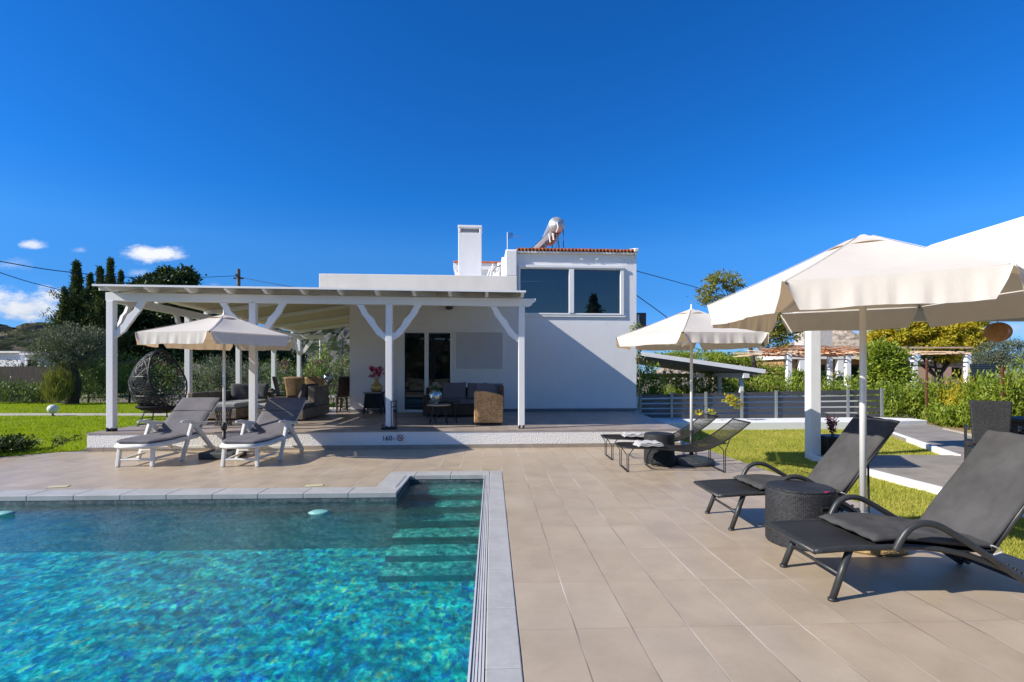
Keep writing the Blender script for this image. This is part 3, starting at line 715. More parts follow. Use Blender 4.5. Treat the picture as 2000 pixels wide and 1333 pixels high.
def brace(u, v, dx, dy, zt_, s_=.62):
    """curved knee brace from the post to the beam, direction (dx, dy)"""
    n_ = 10; a = []; b = []
    for i in range(n_ + 1):
        t = i / n_; x = .05 + (s_ * .86 - .05) * t; z = -s_ * 1.08 * (1 - t)
        bow = .07 * sin(pi * t) + .035 * max(0, sin(3 * pi * t))
        q_ = .050 + .012 * (1 - abs(2 * t - 1)) + .018 * sin(3 * pi * t) ** 2
        a.append((x + bow * .7 - .01, z - bow * .7 + .01)); b.append((x - q_ + bow * .35, z + q_ - bow * .35))
    b[0] = (.0, a[0][1] + .10); a[0] = (.0, a[0][1] - .06); b[-1] = (a[-1][0] - .13, -.001); a[-1] = (a[-1][0] + .05, -.001)
    poly = a + b[::-1]; side = Vector((-dy, dx, 0)) * .055
    w = MB(); w.plate(poly, Vector((u, v, zt_)) + Vector((dx, dy, 0)) * PW / 2 - side / 2, (dx, dy, 0), (0, 0, 1), side)
    w.build('brace', M['wood'], perg, bevel=.004)
for i, u in enumerate(pu):
    if i < 3: brace(u, vF, 1, 0, zb(u) - .001, .58)
    if i > 0: brace(u, vF, -1, 0, zb(u) - .001, .58)
brace(uE, vF, 0, 1, 2.638, .5)
for v in LV:
    brace(uE, v, 0, -1, 2.638, .5)
    if v < 5: brace(uE, v, 0, 1, 2.638, .5)
brace(uE, LV[3], 1, 0, 2.638, .5)
# roof planes: front pitch rises to the house wall, side pitch rises to the house flank
ev0 = vF - .36; eu0, euR = HF.ray(183, 562, ev0)[0], U(1026, -4.58); SL = .157
e0 = lambda u: 2.885 - .0045 * (u + 7.7)
zr_ = lambda u, v: e0(u) + SL * min(u - eu0, v - ev0)
zr_f = lambda u, v: e0(u) + SL * (v - ev0)
zr_s = lambda u, v: e0(u) + SL * (u - eu0)
dgl = uL - eu0
r1 = [(eu0, ev0), (euR, ev0), (euR, -.0), (uL, -.0), (uL, ev0 + dgl)]
w = MB(); vs3 = [(u, v, zr_f(u, v) if i not in (0,) else e0(u)) for i, (u, v) in enumerate(r1)]
w.add([(u, v, z) for u, v, z in vs3], [tuple(range(len(vs3)))]); w.build('front_roof', M['ceil'], perg, thick=.022)
r2 = [(eu0, ev0 + .001), (uL + .002, ev0 + dgl + .001), (uL + .002, LV[3] + .3), (eu0, LV[3] + .3)]
w = MB(); w.add([(u, v, zr_s(u, v)) for u, v in r2], [(0, 1, 2, 3)]); w.build('side_roof', M['ceil'], perg, thick=.022)
w = MB(); w.beam((eu0 - .01, ev0 - .018, e0(eu0)), (euR + .01, ev0 - .018, e0(euR)), .022, .034); w.build('eave_board', M['wood'], perg)
rx = [205, 283, 363, 440, 514, 588, 661, 734, 807, 878, 951, 1021]
for x in rx:
    u = HF.ray(x, 570, ev0)[0]; vend = -.0 if u > uL else min(ev0 + (u - eu0), -.0)
    vend = max(vend, vF + .25)
    h = .10; t0 = e0(u) - .012; w = MB()
    yy = [(ev0 + .0, t0), (vend, zr_f(u, vend) - .012), (vend, zr_f(u, vend) - .012 - h), (vF - .045, zr_f(u, vF) - .012 - h), (ev0 + .20, zr_f(u, ev0 + .2) - .012 - h), (ev0 + .13, t0 - .07), (ev0 + .07, t0 - .045), (ev0 + .03, t0 - .035), (ev0 + .0, t0 - .028)]
    w.plate(yy, (u - .028, 0, 0), (0, 1, 0), (0, 0, 1), (.056, 0, 0)); w.build('rafter', M['wood'], perg, bevel=.004)
for k in range(7):
    v = ev0 + 1.6 + k * 1.85; u1 = min(uL, eu0 + (v - ev0))
    if v > LV[3]: break
    w = MB(); w.beam((eu0 + .02, v, zr_s(eu0 + .02, v) - .06), (u1, v, zr_s(u1, v) - .06), .055, .09); w.build('rafter', M['wood'], perg, bevel=.004)
w = MB(); w.add([(uL + .001, ev0 + dgl, zr_s(uL, 0) - .02), (uL + .001, .0, zr_s(uL, 0) - .02), (uL + .001, .0, zr_f(uL, 0) + .01), (uL + .001, ev0 + dgl, zr_s(uL, 0) + .012)], [(0, 1, 2, 3)]); w.build('sun_leak_stop', M['wood'], perg, thick=.02)  # added triangle closing the roof gap, keeps a sun streak off the wall
w = MB(); w.beam((eu0 + .05, ev0 + .05, e0(eu0) - .03), (uL, ev0 + dgl, zr_s(uL, 0) - .03), .06, .1); w.build('hip_rafter', M['wood'], perg)
# ================================================================ furniture materials
def fabric(name, c, rough=.9, weave=260, var=.1, trans=0., fold=0., stain=0.):
    m, n, out = newmat(name); co = objco(n)
    wv = n.noise(co, weave, 2, .5); big = n.noise(co, 3, 5, .6)
    cc = n.mix(n.maprange(big, .35, .65), tuple(q * (1 - var) for q in c), tuple(min(1, q * (1 + var * .4)) for q in c))
    if stain: cc = n.mix(n.m('MULTIPLY', n.maprange(n.noise(co, 5, 7, .75), .55, .75), stain), cc, tuple(q * .6 for q in c))
    h = n.m('MULTIPLY', wv, .15)
    nr = n.bump(h, .3, .002)
    if fold: nr = n.bump(n.noise(co, 7, 4, .6), fold, .03, nr)
    p = principled(n, None if trans else out, cc, rough, nrm=nr, spec=.2)
    if trans:
        t = n.node('ShaderNodeBsdfTranslucent'); n.put(t.inputs[0], n.mix(1., cc, (1., .70, .42), 'MULTIPLY'))
        mx = n.node('ShaderNodeMixShader'); mx.inputs[0].default_value = trans
        n.L.new(p.outputs[0], mx.inputs[1]); n.L.new(t.outputs[0], mx.inputs[2]); n.L.new(mx.outputs[0], out.inputs[0])
    return m
def wicker(name, c, c2, sx=.011, sz=.0085, axis=0, rough=.6):
    """woven cane: strands alternate over and under"""
    m, n, out = newmat(name); co = objco(n); x, y, z = n.sep(co)
    a = n.m('ADD', x, y) if axis == 0 else (n.m('MULTIPLY', n.m('ARCTAN2', y, x), axis))
    fa = n.m('DIVIDE', a, sx); fz = n.m('DIVIDE', n.m('ADD', z, n.m('MULTIPLY', n.m('ABSOLUTE', n.m('SUBTRACT', x, y)), .0)), sz)
    ia = n.m('FLOOR', fa); iz = n.m('FLOOR', fz)
    par = n.m('PINGPONG', n.m('ADD', ia, iz), 1.)
    ra = n.m('PINGPONG', fa, .5); rz = n.m('PINGPONG', fz, .5)
    h = n.m('MULTIPLY', n.m('SQRT', n.m('MULTIPLY', rz, 2.)), n.m('ADD', .45, n.m('MULTIPLY', n.m('MULTIPLY', ra, par), 1.1)))
    w = n.node('ShaderNodeTexWhiteNoise', noise_dimensions='2D'); n.put(w.inputs[0], n.comb(ia, iz, 0.))
    f = n.m('ADD', n.m('MULTIPLY', h, .65), n.m('MULTIPLY', w.outputs[0], .35))
    f = n.m('ADD', f, n.m('MULTIPLY', n.m('SUBTRACT', n.noise(co, 3, 3), .5), .6))
    cc = n.ramp(f, [(.15, tuple(q * .35 for q in c2)), (.45, c2), (.8, c)])
    principled(n, out, cc, rough, nrm=n.bump(h, .7, .006), spec=.35); return m
M['canopy'] = fabric('cream_canvas', (.74, .70, .635), trans=.24, fold=.16, var=.03, weave=400, stain=.05)
M['canopypole'] = simple('painted_pole', (.72, .72, .70), .35, .1, var=.05)
M['charcoal'] = fabric('charcoal_cushion', (.075, .074, .074), var=.3, fold=.25, stain=.1); M['sling'] = fabric('dark_sling', (.028, .029, .031), .7, 500, fold=.1, var=.25)
M['greycush'] = fabric('grey_cushion', (.155, .150, .165), fold=.3, var=.15, stain=.2); M['greydark'] = fabric('grey_cushion_dark', (.075, .078, .085), fold=.3)
M['palecush'] = fabric('pale_grey_cushion', (.30, .31, .31), fold=.3, var=.12); M['brownsof'] = fabric('brown_grey_cushion', (.17, .15, .155), fold=.3)
M['resin'] = simple('white_resin', (.68, .67, .63), .4, var=.1, scale=6, stain=.4)
M['anth'] = simple('anthracite_tube', (.042, .044, .047), .42, .2, var=.25, scale=20, spec=.45)
M['drum'] = wicker('black_wicker', (.060, .062, .068), (.028, .029, .033), .26 * 2 * pi / 120, .0095, .26)
M['drum2'] = M['drum']
M['wblack'] = wicker('black_chair_wicker', (.050, .053, .060), (.020, .021, .025), .012, .009)
M['wgrey'] = wicker('weathered_wicker', (.34, .28, .215), (.17, .135, .10), .016, .022)
M['wtan'] = wicker('tan_wicker', (.80, .50, .22), (.58, .33, .14), .03, .014)
M['wbrown'] = wicker('brown_wicker', (.13, .08, .045), (.07, .04, .022), .022, .014)
M['wchair'] = wicker('cane_wicker', (.50, .33, .18), (.32, .19, .09), .014, .011)
M['egg'] = simple('dark_rattan_strand', (.035, .037, .042), .5, var=.4, scale=12)
M['terraceblack'] = M['black']; M['flower'] = simple('magenta_petal', (.50, .008, .10), .6, var=.5, scale=30)
M['mercury'] = simple('mercury_glass', (.55, .62, .62), .12, .85, var=.5, scale=14); M['gold'] = simple('amber_vase', (.50, .34, .10), .3, .2, var=.2)
M['towel'] = fabric('white_towel', (.46, .46, .47), weave=150, fold=.6, var=.2); M['straw'] = wicker('straw', (.62, .46, .24), (.40, .27, .12), .02, .012)
M['slatgrey'] = simple('grey_fence_board', (.072, .072, .076), .6, var=.15, scale=1.2); M['galv'] = simple('fence_post_steel', (.30, .33, .33), .5, .4, var=.1)

# ================================================================ parasols
def parasol(loc, r, th, ze, zt, label, pole_r=.022, vh=.20, finial=True, seed=1, sleeve=True, vent_r=.235):
    rs = random.Random(seed)
    t = thing('parasol', label, 'parasol', loc, 0, 'cream parasols by the pool')
    H = [R(th + 60 * k) for k in range(6)]
    rim = [Vector((r * cos(a), r * sin(a), ze)) for a in H]
    cp = MB(); nr_ = 10; top = .10; ztc = zt - (.09 if finial else .05)
    for k in range(6):
        a, b = rim[k], rim[(k + 1) % 6]
        def f(i, j, a=a, b=b):
            q = a.lerp(b, i); s_ = top / r * (1 - j) + j
            base = Vector((q.x * s_, q.y * s_, 0)); z = ztc + (ze - ztc) * ((s_ - top / r) / (1 - top / r))
            sag = .022 * sin(pi * i) * sin(pi * min(1, j * .95)) + .012 * sin(pi * j)
            edge = .02 * sin(pi * i) * j
            return base * (1 - edge) + Vector((0, 0, z - sag))
        cp.sheet(f, 10, nr_)
    can = cp.build('canopy', M['canopy'], t, smooth=False)
    for p in can.data.polygons: p.use_smooth = True
    va = MB()
    for k in range(6):
        a, b = rim[k], rim[(k + 1) % 6]; L = (b - a).length; out_ = Vector(((a + b) / 2).xy.to_3d()).normalized()
        ph = rs.uniform(0, 6); fr = rs.uniform(7, 11)
        def f(i, j, a=a, b=b, L=L, out_=out_, ph=ph, fr=fr):
            x = i * L; ed = min(x, L - x); g = .012
            lim = vh * min(1, (max(ed - g, 0) / .075)) ** .5 if ed < .075 else vh
            q = a.lerp(b, i); edge = .02 * sin(pi * i); q = Vector((q.x * (1 - edge), q.y * (1 - edge), q.z - .003))
            w_ = sin(fr * 2.2 * x + ph) * .5 + sin(fr * 4.3 * x + ph * 2) * .45 + sin(fr * 7.9 * x + ph * 3) * .3
            return q + out_ * (.012 + .013 * j * w_ + .02 * j) + Vector((0, 0, -lim * j * (1 + .03 * sin(9 * x + ph))))
        va.sheet(f, 44, 8)
    va.build('valance', M['canopy'], t, smooth=True)
    vt = MB()
    for k in range(6):
        a = Vector((cos(H[k]), sin(H[k]), 0)); b = Vector((cos(H[(k + 1) % 6]), sin(H[(k + 1) % 6]), 0))
        def f(i, j, a=a, b=b):
            q = a.lerp(b, i); s_ = .02 + (vent_r - .02) * j
            zc_ = ztc - (ztc - ze) * max(0, s_ - top / r * 0) / r * 1.0
            return Vector((q.x * s_, q.y * s_, ztc + .03 - (ztc + .03 - (ztc - (ztc - ze) * (vent_r / r) + .022)) * j + .014 * sin(pi * i) * j ** 2))
        vt.sheet(f, 8, 5)
    vt.build('vent_cap', M['canopy'], t, smooth=True)
    if finial:
        p = MB(); p.lathe([(.0, zt + .015), (.012, zt + .010), (.016, zt - .005), (.009, zt - .02), (.014, zt - .03), (.02, zt - .055), (.04, zt - .08)][::-1], n=14); p.build('finial', M['canopypole'], t, smooth=True)
    p = MB(); p.tube([(0, 0, .12), (0, 0, ztc + .03)], pole_r, 14); pole = p.build('pole', M['canopypole'], t, smooth=True)
    for k in range(6):
        p = MB(); q0 = Vector((top * cos(H[k]), top * sin(H[k]), ztc + .003)); q1 = rim[k] + Vector((0, 0, .004)); p.tube([q0, q0.lerp(q1, .5) + Vector((0, 0, -.010)), q1], .0022, 5); p.build('seam', M['canopy'], can, smooth=True)
    p = MB(); hz = ze - .03 + .1
    p.lathe([(.03, hz - .03), (.042, hz - .02), (.042, hz + .02), (.03, hz + .03)], n=14); p.build('hub', M['canopypole'], t)
    for k in range(6):
        e = rim[k] * .985; e = Vector((e.x, e.y, ze - .012)); n_ = Vector((.07 * cos(H[k]), .07 * sin(H[k]), ztc - .03))
        p = MB(); p.tube([n_, e], .008, 6); rb = p.build('rib', M['canopypole'], t)
        m_ = n_.lerp(e, .52); p = MB(); p.tube([(.04 * cos(H[k]), .04 * sin(H[k]), hz), m_], .006, 6); p.build('strut', M['canopypole'], rb)
        p = MB(); p.lathe([(.0, -.012), (.012, -.006), (.012, .012), (.0, .02)], e, 8); p.build('rib_tip', M['greydark'], rb)
    return t, pole
u1, pole1 = parasol((-4.66, 8.12, 0), 1.16, 51, 1.955, 2.37, 'cream hexagonal parasol between the two white loungers with grey cushions', .021, .175, True, 3)
u2, pole2 = parasol((2.71, 7.58, 0), 1.14, 5, 1.90, 2.39, 'cream hexagonal parasol between the two black wire loungers, with a small white finial', .021, .145, True, 9)
u3, pole3 = parasol((2.77, 3.96, 0), 1.125, 33, 1.965, 2.46, 'largest cream parasol standing between the two charcoal loungers at the lawn edge', .024, .195, False, 5, vent_r=.26)
def part(name, mb, m, parent, **k): return mb.build(name, m, parent, **k)
# bases
p = MB(); p.tube([(0, 0, .05), (0, 0, .46)], .026, 12); p.lathe([(.03, .44), (.042, .45), (.045, .50), (.03, .55), (.02, .57)], n=12); part('pole_clamp', p, M['black'], u1, smooth=True)
p = MB(); p.cbox((.0, -.02, .055), .56, .44, .11); p.cbox((0, 0, .12), .2, .2, .05); part('base', p, simple('dark_concrete_base', (.045, .05, .055), .7, var=.3, bump=.3), u1, bevel=.03)
p = MB(); p.tube([(0, 0, .05), (0, 0, .50)], .030, 12); part('pole_clamp', p, M['black'], u2, smooth=True)
p = MB(); p.lathe([(.0, 0), (.33, .0), (.34, .03), (.32, .07), (.22, .10), (.06, .13), (.0, .13)][0:], n=30); part('base', p, simple('dark_stone_base', (.05, .06, .065), .6, var=.35, bump=.3), u2, smooth=True)
p = MB(); p.tube([(0, 0, .02), (0, 0, .26)], .036, 14); p.cbox((.055, 0, .22), .05, .02, .02); part('pole_sleeve', p, M['steel'], u3, smooth=True)
p = MB(); p.lathe([(.0, 0), (.25, .0), (.26, .03), (.2, .06), (.0, .065)], n=28); part('base', p, simple('grey_metal_base', (.10, .11, .12), .5, .4), u3, smooth=True)
p = MB(); p.lathe([(.265, 0), (.285, .02), (.285, .06), (.262, .078), (.1, .08), (0, .08)], n=48); part('straw_cover', p, M['straw'], u3)

# ================================================================ woven drum tables
def drum(loc, r, h, label, band=False, rz=0):
    t = thing('drum_table', label, 'side table', loc, rz, 'black wicker drum tables')
    n_ = 96; b = MB()
    prof = [(r * .985, 0), (r * 1.0, .015), (r, h - .03), (r * .995, h - .012), (r * .97, h)]
    b.lathe([(r * .97, .0)] + prof[1:], n=n_); b.build('body', M['drum'], t, smooth=False)
    p = MB(); p.lathe([(.0, h + .001), (r * .965, h + .001), (r * .965, h + .010), (r * .94, h + .014), (0, h + .014)], n=64); p.build('top', M['wblack'], t)
    return t
d1 = drum((2.315, 4.03, 0), .252, .43, 'black wicker drum table with a slot handle between the two charcoal loungers')
p = MB()
def onr(a, z, rr=.258): return (rr * cos(a), rr * sin(a), z)
ha = R(-72); p.tube([onr(ha + (i / 8 - .5) * .5, .335) for i in range(9)], .007, 6); p.tube([onr(ha + (i / 8 - .5) * .5, .300) for i in range(9)], .007, 6)
p.tube([onr(ha - .25, .335), onr(ha - .27, .3175), onr(ha - .25, .30)], .007, 6); p.tube([onr(ha + .25, .335), onr(ha + .27, .3175), onr(ha + .25, .30)], .007, 6)
p.build('handle', M['black'], d1)
p = MB(); p.sheet(lambda i, j: onr(ha + (i - .5) * .48, .302 + .031 * j, .2545), 8, 1); p.build('slot_shade', simple('slot_shade_black', (.004, .004, .004), .9), d1)  # near-black sheet on the uncut body paints the shade inside the slot
p = MB(); p.cbox(onr(ha + .06, .4455, .23), .04, .018, .006, ha + pi / 2); o = tag(p.build('lighter', M['flower']), 'small pink lighter on the rim of the nearer drum table', 'lighter'); o.location = (2.315, 4.03, 0)
d2 = drum((2.235, 7.62, 0), .225, .435, 'black wicker drum table between the wire loungers, a dark bag leaning on it')
p = MB(); p.sheet(lambda i, j: (lambda a, z: (.235 * cos(a) * (1 + .0), .235 * sin(a) - .10 * (1 - z / .28) * 1., z))(R(-140 + 105 * i), .005 + .27 * sin(pi * min(1, max(0, i * .9 + .08))) * j + .02 * sin(9 * i)), 20, 8)
bag = tag(p.build('dark_bag', fabric('black_nylon', (.008, .012, .013), .5, fold=1.), smooth=True, thick=.03), 'black nylon bag slumped against the drum table under the wire lounger', 'bag'); bag.location = (2.235, 7.60, 0)

# ================================================================ charcoal sling loungers beside the big parasol
def ant_lounger():
    t = thing('sling_lounger', '', 'sun lounger', (0, 0, 0), 0, 'charcoal sling loungers with padded cushions')
    W_ = .56; zr0 = .295
    rail = [(.0, zr0), (.25, .312), (.6, .318), (.85, .285), (1.07, .215), (1.28, .115), (1.42, .022)]
    p = MB()
    for y in (.012, W_ - .012): p.tube(smooth_path([(x, y, z) for x, z in rail], 5), .017, 10)
    p.tube([(.0, .0, zr0), (.0, W_, zr0)], .016, 8); p.tube([(1.05, .01, .225), (1.05, W_ - .01, .225)], .014, 8)
    p.tube([(1.36, .01, .07), (1.36, W_ - .01, .07)], .013, 8)
    p.build('frame', M['anth'], t, smooth=True)
    p = MB(); sp = smooth_path([(x, 0, z) for x, z in [(-.012, zr0 + .006), (.25, .316), (.6, .322), (.9, .285), (1.08, .29)]], 5); n_ = len(sp) - 1
    p.sheet(lambda i, j: (sp[round(i * n_)].x, .01 + (W_ - .02) * j, sp[round(i * n_)].z + .006 - .03 * sin(pi * j) * min(1, 2 * i)), n_, 8); p.build('sling', M['sling'], t, smooth=True, thick=.006)
    for y in (.03, W_ - .03):
        p = MB(); p.tube([(.225, y, .30), (.115, y - (.012 if y < .3 else -.012), .012)], [.021, .0195], 12); p.lathe([(.0, .0), (.024, .0), (.024, .016), (.0, .018)], (.113, y - (.012 if y < .3 else -.012), 0), 12); p.build('front_leg', M['anth'], t, smooth=True)
    p = MB(); p.tube([(.165, .03, .15), (.165, W_ - .03, .15)], .011, 8); p.build('crossbar', M['anth'], t, smooth=True)
    for y, s_ in ((-.022, -1), (W_ + .022, 1)):
        p = MB(); p.tube(smooth_path([(.46, y, .31), (.485, y + s_ * .005, .37), (.53, y + s_ * .01, .435), (.60, y + s_ * .012, .470), (.69, y + s_ * .012, .462), (.80, y + s_ * .008, .405), (1.0, y, .28), (1.22, y, .13), (1.40, y, .012)], 6), .0195, 12)
        p.build('armrest', M['anth'], t, smooth=True)
    hx, hz = 1.07, .275; bx, bz = 1.515, .865; d = Vector((bx - hx, 0, bz - hz)).normalized(); nrm = Vector((-d.z, 0, d.x)); L = Vector((bx - hx, 0, bz - hz)).length
    p = MB()
    for y in (.03, W_ - .03): p.tube([(hx, y, hz), (bx, y, bz)], .015, 10)
    p.tube([(bx, .03, bz), (bx + .012, W_ / 2, bz + .012), (bx, W_ - .03, bz)], .015, 8); p.build('back_frame', M['anth'], t, smooth=True)
    p = MB(); p.sheet(lambda i, j: Vector((hx, .035 + (W_ - .07) * j, hz)) + d * L * i - nrm * .02 * sin(pi * j), 4, 6); p.build('back_sling', M['sling'], t, thick=.006)
    for y in (.06, W_ - .06):
        p = MB(); p.tube([Vector((hx, y, hz)) + d * .42, (1.33, y, .06)], .009, 8); p.build('prop', M['black'], t)
    p = MB()
    for y in (.015, W_ - .015):
        for k in range(5): p.cbox((1.15 + k * .05, y, .175 - k * .03 + .03), .016, .02, .035, M=Matrix.Rotation(R(35), 4, 'Y'))
    p.build('ratchet', M['black'], t, bevel=.003)
    # one padded cushion folded over seat and back, tufted
    pth_ = smooth_path([(.36, 0, .338), (.6, 0, .343), (.85, 0, .325), (1.03, 0, .302), (1.085, 0, .325), (1.2, 0, .47), (1.36, 0, .68), (1.52, 0, .885), (1.56, 0, .925)], 7)
    n_ = len(pth_) - 1; cum = [0]
    for a, b in zip(pth_, pth_[1:]): cum.append(cum[-1] + (b - a).length)
    tuf = [(s_, q) for s_ in (.30, .52, .90, 1.12, 1.34) for q in (.27, .73)]
    def cush(side):
        def f(i, j):
            k = min(n_, round(i * n_)); P = pth_[k]; tg = (pth_[min(n_, k + 1)] - pth_[max(0, k - 1)]).normalized(); N = Vector((-tg.z, 0, tg.x))
            e = min(1, min(j, 1 - j) / .05, max(0, cum[k]) / .03 + .0, max(0, cum[-1] - cum[k]) / .03); e = sqrt(max(0, 1 - (1 - e) ** 2))
            th_ = .006 + .016 * e
            dip = sum(math.exp(-(((cum[k] - s_) ** 2 + ((j - q) * W_) ** 2) / .0015)) for s_, q in tuf)
            th_ -= .024 * min(1, dip) * (1 if side > 0 else 0)
            wob = .004 * sin(11 * cum[k] + 5 * j) + .003 * sin(23 * j + 3 * cum[k])
            y = .018 + (W_ - .036) * j + .006 * sin(8 * cum[k])
            return Vector((P.x, y, P.z + .016)) + N * (side * th_ + wob)
        return f
    p = MB(); p.sheet(cush(1), n_, 30); p.sheet(lambda i, j: cush(-1)(i, 1 - j), n_, 30)
    c_ = p.build('cushion', M['charcoal'], t, smooth=True)
    bm = bmesh.new(); bm.from_mesh(c_.data)
    ed = [e for e in bm.edges if e.is_boundary]
    bm.free()
    w_ = n_ + 1; nv = w_ * 31; me = c_.data
    # close the rim between upper and lower sheet
    bm = bmesh.new(); bm.from_mesh(me); bm.verts.ensure_lookup_table()
    top = lambda i, j: bm.verts[j * w_ + i]; bot = lambda i, j: bm.verts[nv + (30 - j) * w_ + i]
    for i in range(n_):
        for j in (0, 30):
            try: bm.faces.new((top(i, j), bot(i, j), bot(i + 1, j), top(i + 1, j)) if j == 0 else (top(i, j), top(i + 1, j), bot(i + 1, j), bot(i, j)))
            except ValueError: pass
    for j in range(30):
        for i in (0, n_):
            try: bm.faces.new((top(i, j), top(i, j + 1), bot(i, j + 1), bot(i, j)))
            except ValueError: pass
    bmesh.ops.recalc_face_normals(bm, faces=bm.faces)
    for f_ in bm.faces: f_.smooth = True
    bm.to_mesh(me); bm.free()
    for s_ in (.6,):
        p = MB(); p.tube(smooth_path([(1.08, .03, .30), (1.05, .0, .33), (1.10, -.012, .30), (1.07, .01, .27)], 5), .004, 5); p.build('tie', M['towel'], c_)
    return t
L1 = ant_lounger(); L1['label'] = 'nearer charcoal sling lounger with padded cushion, in front of the drum table'
L1.location = (1.785, 2.955, 0); L1.rotation_euler.z = R(.6)
L2 = copy_tree(L1); L2['label'] = 'farther charcoal sling lounger with padded cushion, its foot behind the drum table'
L2.location = (1.775, 4.305, 0); L2.rotation_euler.z = R(.0)

# ================================================================ black wire loungers
def wire_lounger():
    t = thing('wire_lounger', '', 'sun lounger', (0, 0, 0), 0, 'black wire loungers with curved backs')
    prof = smooth_path([(.0, 0, .335), (.3, 0, .332), (.62, 0, .315), (.92, 0, .290), (1.14, 0, .315), (1.36, 0, .41), (1.56, 0, .54), (1.74, 0, .685)], 8)
    W_ = .56; n_ = len(prof) - 1
    def halfw(x): return W_ / 2 * (sqrt(max(0, 1 - ((.22 - x) / .22) ** 2)) * .35 + .65 if x < .22 else 1)
    p = MB()
    loop = [(q.x, W_ / 2 - halfw(q.x), q.z) for q in prof] + [(q.x, W_ / 2 + halfw(q.x), q.z) for q in prof[::-1]]
    p.tube([Vector(q) for q in loop], .011, 8, closed=True); p.build('frame', M['black'], t, smooth=True)
    p = MB(); N_ = 22
    for k in range(1, N_):
        y = k / N_
        pts = [(q.x, W_ / 2 + (y - .5) * 2 * halfw(q.x), q.z - .012 * sin(pi * y)) for q in prof[::2]]
        p.tube(pts, .0030, 4, cap=False)
    for k in range(1, 14):
        q = prof[min(n_, int(k * n_ / 14))]; p.tube([(q.x, W_ / 2 + (j / 6 - .5) * 2 * halfw(q.x), q.z - .014 * sin(pi * j / 6)) for j in range(7)], .0024, 4, cap=False)
    p.build('wire_mesh', M['black'], t)
    zat = lambda x: min(prof, key=lambda q: abs(q.x - x)).z
    for x in (.09, 1.40):
        p = MB(); w0, w1 = W_ / 2 - halfw(x), W_ / 2 + halfw(x)
        for y in (w0 + .01, w1 - .01):
            for s_ in (-1, 1):
                p.tube([(x + s_ * .085, y, zat(x + s_ * .085)), (x + s_ * .012, y, zat(x) - .10 if x < 1 else zat(x) - .14), (x + s_ * .011, y, .008)], .0065, 6)
        for s_ in (-1, 1): p.tube([(x + s_ * .011, w0 + .01, .008), (x + s_ * .011, w1 - .01, .008)], .0065, 6)
        p.build('leg_frame', M['black'], t)
    return t
W1 = wire_lounger(); W1['label'] = 'nearer black wire lounger by the lawn, folded white towel on its foot end'; W1.location = (1.50, 6.86, 0); W1.rotation_euler.z = R(-1)
W2 = copy_tree(W1); W2['label'] = 'farther black wire lounger, standing against the terrace step behind the drum table'; W2.location = (1.48, 7.82, 0); W2.rotation_euler.z = R(1)
def towel(loc, w, d, h, rz, label):
    p = MB(); rs = random.Random(int(loc[0] * 100))
    for k in range(3):
        z = k * h / 3; e = rs.uniform(-.015, .015)
        def f(i, j, z=z, e=e, k=k):
            return ((i - .5) * (w - k * .02) + e, (j - .5) * (d - .01 * k), z + .008 + h / 3 * .7 * (sqrt(max(0, 1 - (2 * abs(i - .5)) ** 8))) + .006 * sin(14 * i + 5 * j + k) + .004 * sin(22 * j))
        p.sheet(f, 22, 12)
    o = p.build('towel', M['towel'], smooth=True, thick=.012); o.location = loc; o.rotation_euler.z = rz; return tag(o, label, 'towel', 'folded white towels')
towel((1.93, 7.12, .325), .36, .30, .055, R(2), 'white folded towel on the nearer wire lounger')
towel((1.98, 8.12, .335), .34, .30, .05, R(-4), 'white folded towel on the farther wire lounger by the step')

